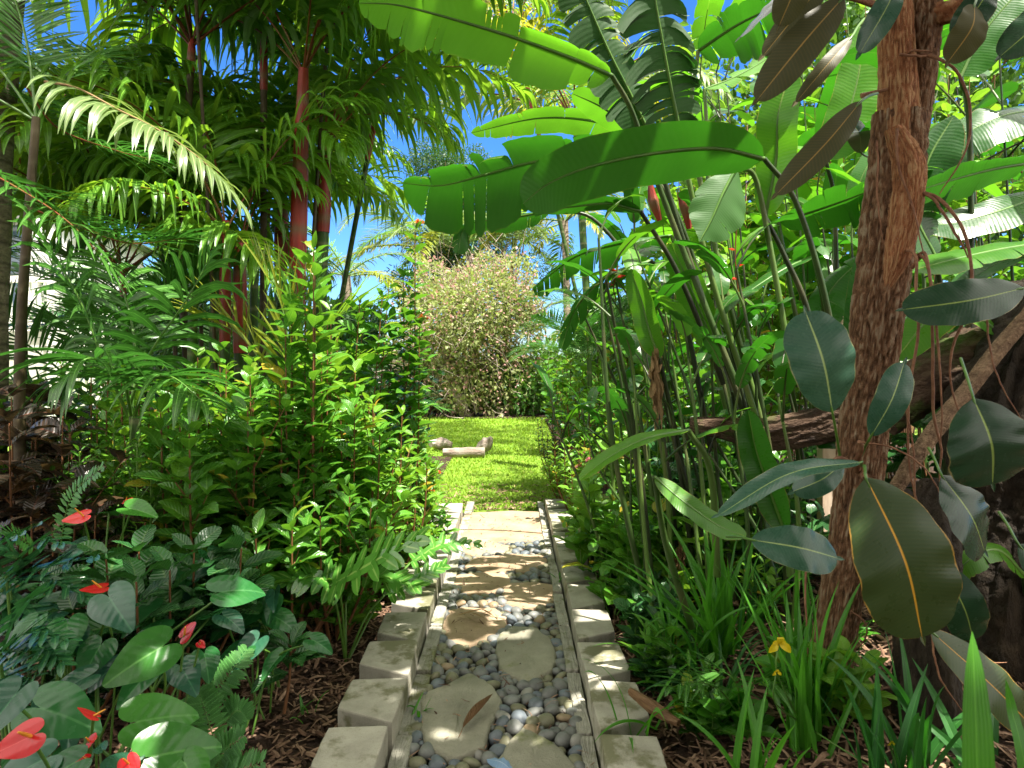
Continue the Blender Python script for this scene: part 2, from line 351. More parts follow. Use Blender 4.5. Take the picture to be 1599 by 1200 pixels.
M['shrubd'] = leaf_mat('dark shrub leaf', (.015, .065, .02), (.04, .15, .035), vein=(.08, .17, .05), rough=.24, tmix=.22, tcol=(.08, .32, .03), vf=9, vs=1.4, vamt=.2, mid=.08, bump=.35)
M['maroon'] = leaf_mat('maroon leaf', (.012, .016, .010), (.045, .028, .018), vein=(.10, .04, .025), rough=.28, tmix=.2, tcol=(.09, .06, .02), vf=9, vs=1.2, vamt=.25, mid=.07, bump=.35, old=(.16, .09, .03))
M['anth'] = leaf_mat('anthurium leaf', (.012, .075, .022), (.03, .15, .035), vein=(.06, .20, .06), rough=.24, tmix=.2, tcol=(.08, .42, .03), vf=7, vs=2.4, vamt=.07, mid=.03, bump=.10, spec=.42)
M['anthl'] = leaf_mat('young anthurium leaf', (.03, .14, .02), (.07, .25, .03), vein=(.12, .32, .07), rough=.26, tmix=.3, tcol=(.16, .6, .03), vf=7, vs=2.4, vamt=.07, mid=.03, bump=.10, spec=.42)
M['anthb'] = leaf_mat('blue green anthurium leaf', (.015, .06, .04), (.03, .12, .06), vein=(.05, .16, .08), rough=.24, tmix=.15, tcol=(.06, .3, .06), vf=7, vs=2.4, vamt=.07, mid=.03, bump=.10, spec=.5)
M['spathe'] = leaf_mat('red spathe', (.45, .006, .010), (.75, .025, .03), vein=(.8, .08, .08), rough=.22, tmix=.2, tcol=(.9, .03, .03), vf=0, vs=0, vamt=0, mid=.02, bump=.15, spec=.6)
M['sword'] = leaf_mat('sword leaf', (.03, .15, .012), (.085, .30, .02), vein=(.14, .4, .04), rough=.35, tmix=.4, tcol=(.2, .75, .02), vf=0, vs=4, vamt=.3, mid=.05, bump=.25)
M['swordd'] = leaf_mat('dark sword leaf', (.012, .075, .015), (.035, .16, .025), vein=(.06, .22, .04), rough=.35, tmix=.3, tcol=(.08, .45, .02), vf=0, vs=4, vamt=.3, mid=.05, bump=.25)
M['fern'] = leaf_mat('fern leaflet', (.03, .13, .03), (.08, .24, .05), rough=.45, tmix=.35, tcol=(.18, .55, .05), vf=8, vs=1, vamt=.2, mid=.08, bump=.2)
M['xan'] = leaf_mat('lobed philodendron leaf', (.014, .07, .03), (.035, .15, .045), vein=(.08, .24, .07), rough=.26, tmix=.2, tcol=(.08, .4, .05), vf=0, vs=0, vamt=0, mid=.1, bump=.2, spec=.6)
M['cut'] = leaf_mat('cut leaf', (.04, .17, .02), (.12, .34, .05), vein=(.3, .5, .12), rough=.17, tmix=.28, tcol=(.3, .75, .05), vf=0, vs=0, vamt=0, mid=.14, bump=.25, spec=.9)
M['tree'] = leaf_mat('distant leaf', (.03, .10, .018), (.09, .22, .03), rough=.42, tmix=.35, tcol=(.3, .6, .04), vf=0, vamt=0, mid=0, bump=0)
M['treed'] = leaf_mat('dark distant leaf', (.015, .055, .015), (.05, .13, .025), rough=.45, tmix=.3, tcol=(.12, .35, .03), vf=0, vamt=0, mid=0, bump=0)
M['boug'] = leaf_mat('bougainvillea leaf', (.10, .17, .04), (.42, .44, .19), rough=.5, tmix=.4, tcol=(.5, .7, .1), vf=0, vamt=0, mid=0, bump=0, old=(.62, .35, .33))
M['bract'] = leaf_mat('pale pink bract', (.50, .25, .24), (.68, .42, .36), rough=.5, tmix=.4, tcol=(.8, .4, .35), vf=0, vamt=0, mid=0, bump=0)
M['redflower'] = leaf_mat('red bract', (.45, .015, .01), (.75, .06, .02), vein=(.8, .4, .03), rough=.3, tmix=.2, tcol=(.9, .1, .02), vf=0, vamt=0, mid=.1, bump=0)
M['orange'] = leaf_mat('orange petal', (.75, .16, .03), (.85, .28, .08), rough=.5, tmix=.3, tcol=(.9, .3, .05), vf=0, vamt=0, mid=0, bump=0)
M['yellow'] = leaf_mat('yellow petal', (.75, .55, .01), (.85, .7, .02), rough=.4, tmix=.35, tcol=(.9, .75, .02), vf=0, vamt=0, mid=0, bump=0)
M['pink'] = leaf_mat('pink petal', (.7, .2, .25), (.8, .35, .4), rough=.5, tmix=.35, tcol=(.9, .4, .4), vf=0, vamt=0, mid=0, bump=0)
M['deadleaf'] = leaf_mat('dead leaf', (.10, .05, .025), (.26, .15, .07), vein=(.3, .2, .1), rough=.6, tmix=.15, tcol=(.4, .2, .08), vf=14, vs=1.4, vamt=.2, mid=.04, bump=.6, spec=.3)
M['husk'] = leaf_mat('dry husk', (.22, .12, .05), (.50, .34, .18), rough=.7, tmix=.25, tcol=(.6, .35, .15), vf=0, vs=6, vamt=.3, mid=0, bump=.5, spec=.2)
M['grass'] = leaf_mat('grass blade', (.14, .30, .02), (.32, .50, .045), rough=.5, tmix=.4, tcol=(.55, .8, .05), vf=0, vamt=0, mid=0, bump=0, old=(.45, .42, .12))
M['spadix'] = solid_mat('spadix', [(.3, (.75, .22, .02)), (.7, (.85, .45, .05))], scale=80, rough=.5, bscale=300, bdist=.002)
M['stem'] = solid_mat('green stem', [(.3, (.04, .12, .015)), (.7, (.11, .22, .03))], scale=12, rough=.4, bump=.1, spec=.5, var=.3)
M['cane'] = solid_mat('heliconia cane', [(.25, (.018, .022, .010)), (.5, (.035, .07, .015)), (.75, (.09, .16, .03))], scale=5, rough=.38, bump=.2, spec=.4, var=.55, stretch=(1, 1, .4), ringf=1.7, ringc=(.12, .11, .05), ring_amt=.5)
M['stemr'] = solid_mat('reddish stem', [(.3, (.12, .05, .02)), (.7, (.22, .10, .04))], scale=14, rough=.5, bump=.2)
M['redshaft'] = solid_mat('red crownshaft', [(.25, (.09, .012, .008)), (.5, (.26, .022, .014)), (.68, (.40, .05, .03)), (.85, (.36, .20, .10))], scale=7, detail=7, rough=.42, bump=.5, bscale=30, spec=.4, stretch=(1.6, 1.6, .22), ringf=2.3, ringc=(.16, .09, .04), ring_amt=.8)
M['redpet'] = solid_mat('red petiole', [(.3, (.08, .022, .010)), (.5, (.18, .05, .02)), (.7, (.13, .15, .03))], scale=3, rough=.4, bump=.1)
M['bamboo'] = solid_mat('green ringed palm stem', [(.3, (.022, .05, .010)), (.7, (.06, .12, .022))], scale=6, rough=.45, bump=.3, ringf=6.5, ringc=(.20, .19, .10), ring_amt=.5)
M['darkcane'] = solid_mat('dark slender palm stem', [(.3, (.035, .022, .012)), (.7, (.08, .06, .028))], scale=8, rough=.6, bump=.3, ringf=6.5, ringc=(.12, .10, .06), ring_amt=.4)
M['coco'] = solid_mat('grey palm trunk', [(.3, (.13, .10, .075)), (.7, (.34, .28, .21))], scale=20, rough=.9, bump=.8, bscale=60, ringf=9, ringc=(.06, .045, .035), stretch=(1, 1, 2.5))
M['bark'] = solid_mat('rubber tree bark', [(.22, (.06, .027, .015)), (.38, (.22, .105, .05)), (.52, (.42, .215, .11)), (.70, (.60, .44, .29))], scale=46, detail=12, rough=.88, bump=1.0, bscale=130, bdist=.06, stretch=(1, 1, .30), speck=(190, (.48, .36, .23), .35), var=.35, dist=1.2)
M['barkr'] = solid_mat('red brown bark', [(.2, (.17, .06, .026)), (.42, (.44, .17, .07)), (.68, (.62, .35, .17))], scale=36, detail=9, rough=.85, bump=1, bscale=120, bdist=.03, stretch=(1, 1, .18), speck=(160, (.6, .42, .24), .5), var=.45)
M['root'] = solid_mat('aerial root', [(.3, (.14, .055, .03)), (.7, (.30, .15, .08))], scale=30, rough=.7, bump=.4)
M['drybranch'] = solid_mat('fibrous branch', [(.3, (.11, .06, .035)), (.7, (.42, .28, .17))], scale=30, detail=8, rough=.9, bump=1, bscale=90, bdist=.02, dist=1.5)
M['log'] = solid_mat('weathered dark log', [(.25, (.018, .011, .008)), (.5, (.085, .05, .03)), (.8, (.22, .15, .10))], scale=14, detail=8, rough=.85, bump=1, bscale=60, bdist=.03, stretch=(.2, 1, 1), moss=((.06, .10, .015), 5, .55))
M['palelog'] = solid_mat('bleached driftwood', [(.25, (.12, .08, .06)), (.5, (.30, .24, .20)), (.75, (.52, .46, .41))], scale=8, detail=7, rough=.85, bump=.8, bscale=50, bdist=.02, stretch=(.4, 1, 1))
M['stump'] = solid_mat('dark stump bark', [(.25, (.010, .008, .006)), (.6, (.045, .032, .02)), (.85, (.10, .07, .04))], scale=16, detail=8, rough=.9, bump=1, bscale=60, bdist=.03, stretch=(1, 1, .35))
M['block'] = solid_mat('concrete block', [(.25, (.25, .235, .185)), (.5, (.36, .34, .275)), (.75, (.47, .445, .365))], scale=9, detail=9, rough=.92, bump=.55, bscale=190, bdist=.004, moss=((.13, .13, .06), 5.5, .50), speck=(210, (.17, .16, .13), .45))
M['kerb'] = solid_mat('old concrete edging', [(.25, (.20, .195, .165)), (.5, (.31, .30, .25)), (.75, (.42, .40, .34))], scale=12, detail=9, rough=.92, bump=.7, bscale=120, bdist=.006, moss=((.12, .125, .04), 7, .5), speck=(170, (.10, .09, .07), .4))
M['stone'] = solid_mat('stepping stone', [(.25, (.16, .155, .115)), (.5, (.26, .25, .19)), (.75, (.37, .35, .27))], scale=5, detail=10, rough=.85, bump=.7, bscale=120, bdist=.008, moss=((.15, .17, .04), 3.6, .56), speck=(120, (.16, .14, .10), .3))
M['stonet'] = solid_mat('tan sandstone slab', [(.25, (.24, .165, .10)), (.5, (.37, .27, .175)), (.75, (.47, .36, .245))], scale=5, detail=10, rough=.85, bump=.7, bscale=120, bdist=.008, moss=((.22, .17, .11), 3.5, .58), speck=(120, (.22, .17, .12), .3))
for nm, a, b in (('pebg', (.085, .09, .085), (.20, .205, .19)), ('pebb', (.075, .09, .105), (.155, .18, .20)), ('pebo', (.11, .11, .065), (.22, .21, .13)), ('pebt', (.20, .14, .08), (.34, .26, .16)), ('pebl', (.18, .175, .155), (.28, .275, .24))):
    M[nm] = solid_mat('pebble ' + nm, [(.3, a), (.7, b)], scale=16, detail=6, rough=.52, bump=.25, bscale=150, bdist=.003, spec=.45, speck=(260, tuple(c * .5 for c in a), .3))
M['soil'] = solid_mat('mulched soil', [(.25, (.022, .013, .009)), (.5, (.06, .035, .022)), (.8, (.15, .09, .055))], scale=22, detail=10, rough=.95, bump=1, bscale=70, bdist=.04)
M['grit'] = solid_mat('grit bed', [(.3, (.05, .045, .035)), (.7, (.17, .15, .12))], scale=60, detail=8, rough=.95, bump=1, bscale=120, bdist=.02)
M['chip'] = solid_mat('wood chip', [(.2, (.05, .028, .018)), (.5, (.16, .09, .055)), (.85, (.40, .26, .17))], scale=9, rough=.9, bump=.5, bscale=120, var=.7)
M['lawn'] = solid_mat('lawn turf', [(.25, (.13, .24, .02)), (.5, (.22, .37, .03)), (.75, (.34, .46, .06))], scale=3, detail=10, rough=.9, bump=1, bscale=130, bdist=.03)
M['white'] = solid_mat('white painted boards', [(.3, (.66, .64, .60)), (.7, (.80, .79, .76))], scale=3, rough=.6, bump=.05)
M['greywall'] = solid_mat('pale render wall', [(.3, (.50, .49, .45)), (.7, (.62, .61, .57))], scale=3, rough=.8, bump=.1)
M['glass'] = solid_mat('window glass', [(.3, (.03, .05, .08)), (.7, (.06, .09, .13))], scale=2, rough=.08, bump=0, spec=.8)
M['roof'] = solid_mat('roof shingle', [(.3, (.36, .35, .33)), (.7, (.46, .45, .43))], scale=20, rough=.9)
M['post'] = solid_mat('raw timber post', [(.3, (.42, .30, .20)), (.7, (.66, .53, .40))], scale=20, rough=.8, stretch=(1, 1, .15))
# ------------------------------------------------------------------ ground, lawn, beds
def vnoise(x, y, s, seed=0, octv=3):
    g = rs(seed); r = np.zeros_like(x, dtype=float); a = 1.0
    for k in range(octv):
        tb = g.rand(64, 64); u = x * s * 2 ** k + 11.3; v = y * s * 2 ** k + 7.7
        i = np.floor(u).astype(int); j = np.floor(v).astype(int); fu = u - i; fv = v - j; fu = fu * fu * (3 - 2 * fu); fv = fv * fv * (3 - 2 * fv)
        T = lambda p, q: tb[p % 64, q % 64]
        r += a * ((T(i, j) * (1 - fu) + T(i + 1, j) * fu) * (1 - fv) + (T(i, j + 1) * (1 - fu) + T(i + 1, j + 1) * fu) * fv - .5); a *= .5
    return r
def sheet(name, x0, x1, y0, y1, nx, ny, zf, m, smooth=True):
    x, y = np.meshgrid(np.linspace(x0, x1, nx), np.linspace(y0, y1, ny)); z = zf(x, y) if callable(zf) else np.full_like(x, zf)
    mb = MB(); mb.add(np.stack([x, y, z], -1).reshape(-1, 3), grid_faces(ny, nx), np.stack([x, y], -1).reshape(-1, 2)); o = mb.build(name, m, smooth=smooth)
    return tag(o, kind='structure')
def bedz(x, y):
    x = np.asarray(x, float); y = np.asarray(y, float)
    e = np.clip((np.abs(x) - .52) / .45, 0.12, 1)
    l = (0.05 + .05 * vnoise(x, y, 2.2, 3) + .04 * np.clip((-x - .6) / 1.5, 0, 1)) * e
    r = (0.05 + .06 * vnoise(x, y, 2.2, 5) + .16 * np.clip((x - .5) / .8, 0, 1)) * np.clip((np.abs(x) - .38) / .45, .12, 1)
    return np.where(x < 0, l, r)
sheet('ground', -150, 150, -20, 280, 3, 3, -.03, M['soil'])
sheet('lawn', -9, 9, 5.42, 13.45, 40, 40, lambda x, y: .0 + .012 * vnoise(x, y, 1.2, 8), M['lawn'])
sheet('planting_bed', -9, -.50, .2, 5.6, 160, 110, bedz, M['soil'])
sheet('planting_bed', .38, 9, .2, 5.6, 160, 110, bedz, M['soil'])
sheet('planting_bed', .62, 6, 5.62, 13.0, 60, 60, lambda x, y: .03 + .04 * vnoise(x, y, 2, 9), M['soil'])
sheet('planting_bed', -9, -.72, 5.62, 8.2, 60, 40, lambda x, y: .03 + .04 * vnoise(x, y, 2, 9), M['soil'])
sheet('planting_bed', -30, 30, 13.3, 40, 60, 30, lambda x, y: .02 + .05 * vnoise(x, y, 1, 9) + .02 * (y - 13.3) * .1, M['soil'])
sheet('path', -.42, .34, .2, 5.5, 8, 50, lambda x, y: -.006 + .012 * vnoise(x, y, 9, 4), M['grit'])
# grass blades
g = rs(4); k = 46000
gy = 5.5 + 8.1 * g.rand(k) ** 1.35; gx = (g.rand(k) - .5) * 2 * np.minimum(.22 * gy + .35, 3.0)
ok = ~((gx > .72) & (gy > 5.62)) & ~((gx < -1.9) & (gy < 8)); ok &= ~((vnoise(gx, gy, 2.3, 21) > .16 + .55 * np.clip(gy - 5.7, 0, 2)) & (g.rand(k) < .92)); gx, gy = gx[ok], gy[ok]; k = len(gx)
az_ = g.rand(k) * 6.283; hgt = (.015 + .015 * g.rand(k)) * (1 + .04 * gy); wd = .0022 + .0022 * gy * .35
ln = .35 + .5 * g.rand(k); d0 = np.stack([np.cos(az_), np.sin(az_), 0 * az_], 1); sd = np.stack([-np.sin(az_), np.cos(az_), 0 * az_], 1)
b = np.stack([gx, gy, np.full(k, .0)], 1); up = np.array([0, 0, 1.])
V = np.stack([b - sd * wd[:, None], b + sd * wd[:, None], b + sd * wd[:, None] * .7 + (up + d0 * ln[:, None] * .4) * hgt[:, None] * .6, b - sd * wd[:, None] * .7 + (up + d0 * ln[:, None] * .4) * hgt[:, None] * .6, b + (up * .9 + d0 * ln[:, None]) * hgt[:, None]], 1)
mb = MB(); mb.add(V.reshape(-1, 3), (np.array([[0, 1, 2, 3]])[None] + (np.arange(k) * 5)[:, None, None]).reshape(-1, 4), None, np.repeat(g.rand(k), 5))
mb.Fc.append((np.array([[3, 2, 4]])[None] + (np.arange(k) * 5)[:, None, None]).reshape(-1, 3))
tag(mb.build('grass', M['grass']), 'short sunlit grass blades of the lawn', 'grass', kind='stuff')
litter_later = True
# mulch chips and litter
def litter(name, n, region, lab, m, Lm=.035, Wm=.007, seed=0, lift=.012, zf=bedz, pw=1.0):
    g = rs(seed); x0, x1, y0, y1 = region; x = x0 + (x1 - x0) * g.rand(n); y = y0 + (y1 - y0) * g.rand(n) ** pw
    z = zf(x, y) + g.rand(n) * lift + .004; a = g.rand(n) * 6.28; L_ = Lm * (.4 + 1.3 * g.rand(n) ** 2); W_ = Wm * (.4 + g.rand(n))
    d = np.stack([np.cos(a), np.sin(a), g.randn(n) * .25], 1); c = nrm(np.cross(d, (0, 0, 1)) + np.stack([0 * a, 0 * a, g.randn(n) * .4], 1)); nn = nrm(np.cross(c, d))
    p = np.stack([x, y, z], 1); rows = []
    for t in (-.5, 0, .5):
        q = p + d * (L_ * t)[:, None] + nn * ((.25 - t * t) * L_ * .25 * g.randn(n))[:, None]; w_ = W_ * (1 if t == 0 else .55)
        for sx, sz in ((-1, 0), (0, .5), (1, 0)):
            rows.append(q + c * (w_ * sx)[:, None] + nn * (w_ * sz)[:, None])
    V = np.stack(rows, 1); mb = MB()
    mb.add(V.reshape(-1, 3), (grid_faces(3, 3)[None] + (np.arange(n) * 9)[:, None, None]).reshape(-1, 4), None, np.repeat(g.rand(n), 9))
    tag(mb.build(name, m, smooth=False), lab, name.replace('_', ' '), kind='stuff')
litter('wood_mulch', 9000, (-2.0, -.55, 1.5, 3.6), 'brown shredded bark and wood chips covering the left bed', M['chip'], seed=1, Lm=.05, Wm=.006)
litter('leaf_litter', 9000, (.42, 2.2, 1.5, 4.0), 'dry stalks and shreds lying on the right bed', M['chip'], seed=2, Lm=.07, Wm=.006, lift=.02)
litter('path_debris', 700, (-.33, .24, 1.9, 5.2), 'small brown twigs and flakes caught between the pebbles', M['chip'], seed=3, Lm=.03, Wm=.0025, lift=.02, zf=lambda x, y: .022 + 0 * x)

# ------------------------------------------------------------------ kerb of trapezoid blocks
def prism(mb, poly, z0, z1, bev=.012, rings=3, seed=0, jit=.0, top_n=0.0, sides_n=3, var=.5):
    """solid with rounded top edge from a polygon (n x 2, counter-clockwise seen from above)"""
    q = np.asarray(poly, float); c = q.mean(0); out = []; g = rs(seed)
    m = []; per = len(q)
    for i in range(per):
        a, b_ = q[i], q[(i + 1) % per]
        for t in np.linspace(0, 1, sides_n, endpoint=False): m.append(a * (1 - t) + b_ * t)
    q = np.array(m); q = q + g.randn(*q.shape) * jit; n = len(q)
    # soften corners
    q = q * .84 + (np.roll(q, 1, 0) + np.roll(q, -1, 0)) * .08
    def ins(dist):
        dvec = q - c; r = np.linalg.norm(dvec, axis=1, keepdims=True); return c + dvec * (1 - dist / r)
    lay = [(ins(0), z0), (ins(0), z1 - bev), (ins(bev * .3), z1 - bev * .3), (ins(bev), z1)]
    for f in (.3, .6, .85): 
        dvec = ins(bev) - c; lay.append((c + dvec * (1 - f), z1 + 0))
    V = []
    for k, (p2, z) in enumerate(lay):
        zz = np.full(n, z) + (g.randn(n) * top_n if k >= 3 else 0)
        V.append(np.column_stack([p2, zz]))
    nl = len(V); V = np.vstack(V); i = np.arange(n)
    Fq = np.vstack([np.stack([k * n + i, k * n + (i + 1) % n, (k + 1) * n + (i + 1) % n, (k + 1) * n + i], 1) for k in range(nl - 1)])
    V = np.vstack([V, [[c[0], c[1], V[-n:, 2].mean()]]]); Ft = np.stack([(nl - 1) * n + i, (nl - 1) * n + (i + 1) % n, np.full(n, nl * n)], 1)
    mb.add(V, Fq, np.full((len(V), 2), .5), var); mb.Fc.append(Ft + mb.n - len(V))
    Fb = np.stack([(i + 1) % n, i], 1)
ords = ['nearest', 'second', 'third', 'fourth', 'fifth', 'sixth', 'seventh', 'eighth', 'ninth', 'tenth', 'eleventh', 'twelfth', 'thirteenth', 'fourteenth']
def col_state(y): return 'shaded' if y < 2.75 else 'sunlit'
for side, xin, dep, y0, pit, nm in ((-1, -.372, .185, 1.785, .312, 'left'), (1, .262, .165, 1.72, .332, 'right')):
    for k in range(11):
        g = rs(100 + k + (50 if side > 0 else 0)); a = y0 + pit * k; b_ = a + pit - .012
        x0 = xin + g.randn() * .003; x1 = xin + side * (dep + g.randn() * .004)
        tp = .082 * (1 + .12 * g.randn())
        q = np.array([(x0, a), (x1, a + tp), (x1, b_ - tp * .12), (x0, b_)])
        cc = q.mean(0); an = g.randn() * .018; q = cc + (q - cc) @ np.array([[math.cos(an), -math.sin(an)], [math.sin(an), math.cos(an)]])
        if side < 0: q = q[::-1]
        mb = MB(); prism(mb, q, -.03, .118 + g.randn() * .003, bev=.006, seed=k, sides_n=7, jit=.0006)
        o = mb.build('kerb_block', M['block'], smooth=False); origin(o, (cc[0], cc[1], 0)); o.rotation_euler = (g.randn() * .012, g.randn() * .015, 0)
        tag(o, f"pale trapezoid concrete block, {ords[k]} from the front in the {nm} kerb of the path", 'kerb block', f'concrete kerb blocks along the {nm} side of the path')
    for k in range(9):
        g = rs(300 + k + (50 if side > 0 else 0)); a = 1.75 + .43 * k; b_ = a + .42
        xa = xin - side * .006; xb = xin - side * (.062 if side < 0 else .052)
        q = np.array([(xa, a), (xb, a), (xb + g.randn() * .003, b_), (xa, b_)])
        if side > 0: q = q[::-1]
        mb = MB(); prism(mb, q, -.03, .045 + g.randn() * .005, bev=.006, seed=k, sides_n=8, jit=.0012, top_n=.001)
        o = mb.build('edging_strip', M['kerb'], smooth=False); origin(o, (q[0][0], q[0][1], 0))
        tag(o, f"low mossy concrete strip at the foot of the {nm} kerb, {ords[k]} from the front", 'edging', f'low concrete edging inside the {nm} kerb')
# ------------------------------------------------------------------ stepping stones
S = [
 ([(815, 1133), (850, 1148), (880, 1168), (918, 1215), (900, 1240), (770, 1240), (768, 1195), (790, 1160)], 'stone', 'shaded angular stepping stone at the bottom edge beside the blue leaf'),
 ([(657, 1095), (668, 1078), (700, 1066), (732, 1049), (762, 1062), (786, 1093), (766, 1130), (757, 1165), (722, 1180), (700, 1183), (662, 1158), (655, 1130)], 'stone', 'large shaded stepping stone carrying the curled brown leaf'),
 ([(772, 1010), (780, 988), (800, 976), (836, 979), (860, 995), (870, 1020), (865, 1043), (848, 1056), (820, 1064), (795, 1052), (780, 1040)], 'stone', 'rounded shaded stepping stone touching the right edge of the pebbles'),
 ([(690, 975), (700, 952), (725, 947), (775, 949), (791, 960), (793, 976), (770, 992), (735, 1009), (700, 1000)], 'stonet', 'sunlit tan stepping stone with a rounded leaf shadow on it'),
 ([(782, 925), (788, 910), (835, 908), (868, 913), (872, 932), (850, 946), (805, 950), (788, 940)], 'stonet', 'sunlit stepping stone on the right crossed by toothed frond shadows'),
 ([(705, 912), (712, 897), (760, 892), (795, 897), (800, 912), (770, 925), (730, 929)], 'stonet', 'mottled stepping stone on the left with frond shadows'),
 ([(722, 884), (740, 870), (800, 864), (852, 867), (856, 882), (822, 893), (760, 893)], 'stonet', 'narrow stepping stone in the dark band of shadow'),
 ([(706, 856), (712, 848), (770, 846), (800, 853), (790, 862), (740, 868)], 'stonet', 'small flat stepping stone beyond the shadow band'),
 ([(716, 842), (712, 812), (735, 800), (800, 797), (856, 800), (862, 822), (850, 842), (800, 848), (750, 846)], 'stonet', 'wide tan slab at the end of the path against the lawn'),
]
stone_polys = []
for k, (pl, m, lab) in enumerate(S):
    zt = .042 if k < 3 else .035
    q = np.array([G(x, y, zt)[:2] for x, y in pl]); ar = 0.5 * np.sum(q[:, 0] * np.roll(q[:, 1], -1) - np.roll(q[:, 0], -1) * q[:, 1])
    if ar < 0: q = q[::-1]
    stone_polys.append(q); mb = MB(); prism(mb, q, -.03, zt, bev=.012, seed=k, sides_n=5, jit=.003, top_n=.0012)
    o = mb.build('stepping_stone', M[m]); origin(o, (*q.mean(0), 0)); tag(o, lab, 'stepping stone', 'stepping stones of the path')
def inpoly(x, y, q, grow=0.0):
    c = q.mean(0); dv = q - c; r = np.linalg.norm(dv, axis=1, keepdims=True); q = c + dv * (1 + grow / r)
    ins = np.zeros(len(x), bool); n = len(q)
    for i in range(n):
        a, b_ = q[i], q[(i + 1) % n]; cnd = ((a[1] > y) != (b_[1] > y)); xx = (b_[0] - a[0]) * (y - a[1]) / (b_[1] - a[1] + 1e-12) + a[0]; ins ^= cnd & (x < xx)
    return ins
# ------------------------------------------------------------------ pebbles
def pebble_v(seed):
    g = rs(seed); nu, nv_ = 14, 9; th = np.linspace(0, 2 * np.pi, nu, endpoint=False); ph = np.linspace(-np.pi / 2, np.pi / 2, nv_)
    a = .78 + .15 * g.rand(); c_ = .48 + .2 * g.rand(); e = .9 + .15 * g.rand()
    T_, P_ = np.meshgrid(th, ph); cx = np.sign(np.cos(T_)) * np.abs(np.cos(T_)) ** e; X = np.cos(P_) * cx * (1 + .12 * g.randn() * np.cos(T_)); Y = np.cos(P_) * np.sin(T_) * a * (1 + .15 * g.randn() * np.cos(T_)); Z = np.sin(P_) * c_
    V = np.stack([X, Y, Z], -1).reshape(-1, 3); i = np.arange(nu); F4 = np.vstack([np.stack([r * nu + i, r * nu + (i + 1) % nu, (r + 1) * nu + (i + 1) % nu, (r + 1) * nu + i], 1) for r in range(nv_ - 1)])
    return V, F4
PB = [pebble_v(s) for s in range(7)]
pcol = [('pebg', 'smooth grey river pebble between the stepping stones'), ('pebb', 'smooth slate blue river pebble between the stepping stones'), ('pebo', 'smooth olive grey river pebble between the stepping stones'), ('pebt', 'smooth tan river pebble between the stepping stones'), ('pebl', 'smooth pale grey river pebble between the stepping stones')]
pm = {}
for a, (mn, _) in enumerate(pcol):
    for b_ in range(7):
        mb = MB(); mb.add(PB[b_][0], PB[b_][1]); pm[a, b_] = mb.mesh('pebble', M[mn])
g = rs(77); acc = []; X0, X1 = -.315, .212
cand = 26000; cx = X0 + (X1 - X0) * g.rand(cand); cyy = 1.82 + 3.1 * g.rand(cand); rr_ = .0125 + .017 * g.rand(cand) ** 1.8
rr_ = rr_[np.argsort(-rr_ + g.rand(cand) * .006)]
bad = np.zeros(cand, bool)
for q in stone_polys: bad |= inpoly(cx, cyy, q, .004)
cell = {}
for x, y, r in zip(cx[~bad], cyy[~bad], rr_[~bad]):
    key = (int(x / .06), int(y / .06)); okk = True
    for i in (-1, 0, 1):
        for j in (-1, 0, 1):
            for (x2, y2, r2) in cell.get((key[0] + i, key[1] + j), ()):
                if (x - x2) ** 2 + (y - y2) ** 2 < (.80 * (r + r2)) ** 2: okk = False; break
            if not okk: break
        if not okk: break
    if okk: cell.setdefault(key, []).append((x, y, r)); acc.append((x, y, r))
acc.sort(key=lambda t: t[1]); rest = [MB() for _ in pcol]
for k, (x, y, r) in enumerate(acc):
    a = g.choice(5, p=[.42, .24, .22, .05, .07]); b_ = g.randint(7)
    z = .008 + r * .35 + g.rand() * .012
    e = Euler((g.randn() * .35, g.randn() * .35, g.rand() * 6.28)); s = (r * 1.12, r * 1.12, r * 1.12 * (.8 + .4 * g.rand()))
    mt = Matrix.LocRotScale(Vector((x, y, z)), e, Vector(s))
    if k < 300:
        o = obj('pebble', pm[a, b_]); o.matrix_world = mt; tag(o, pcol[a][1], 'pebble', pcol[a][1].split(' between')[0].replace('pebble', 'pebbles') + ' on the path')
    else:
        R_ = np.array(mt.to_3x3()); rest[a].add(PB[b_][0] @ R_.T + np.array((x, y, z)), PB[b_][1])
allr = MB()
for a, r_ in enumerate(rest):
    if r_.n:
        for v_, f_, in zip(r_.V, r_.Fc): pass
# the far pebbles: one object with the five stone colours
me_n = 0; bm_parts = [r_.mesh('far pebbles', M[pcol[a][0]]) for a, r_ in enumerate(rest) if r_.n]
VV = np.vstack([np.vstack(r_.V) for r_ in rest if r_.n]); offs = 0; FF = []; MI = []
for a, r_ in enumerate(rest):
    if not r_.n: continue
    f_ = np.vstack(r_.Fc) + offs; FF.append(f_); MI.append(np.full(len(f_), a)); offs += r_.n
mb = MB(); mb.add(VV, np.vstack(FF)); me = mb.mesh('pebbles', M[pcol[0][0]])
for a in range(1, 5): me.materials.append(M[pcol[a][0]])
me.polygons.foreach_set("material_index", np.concatenate(MI).astype(np.int32))
for x_ in bm_parts: bpy.data.meshes.remove(x_)
tag(obj('pebble_bed', me), 'small river pebbles further along the path', 'pebbles', kind='stuff')

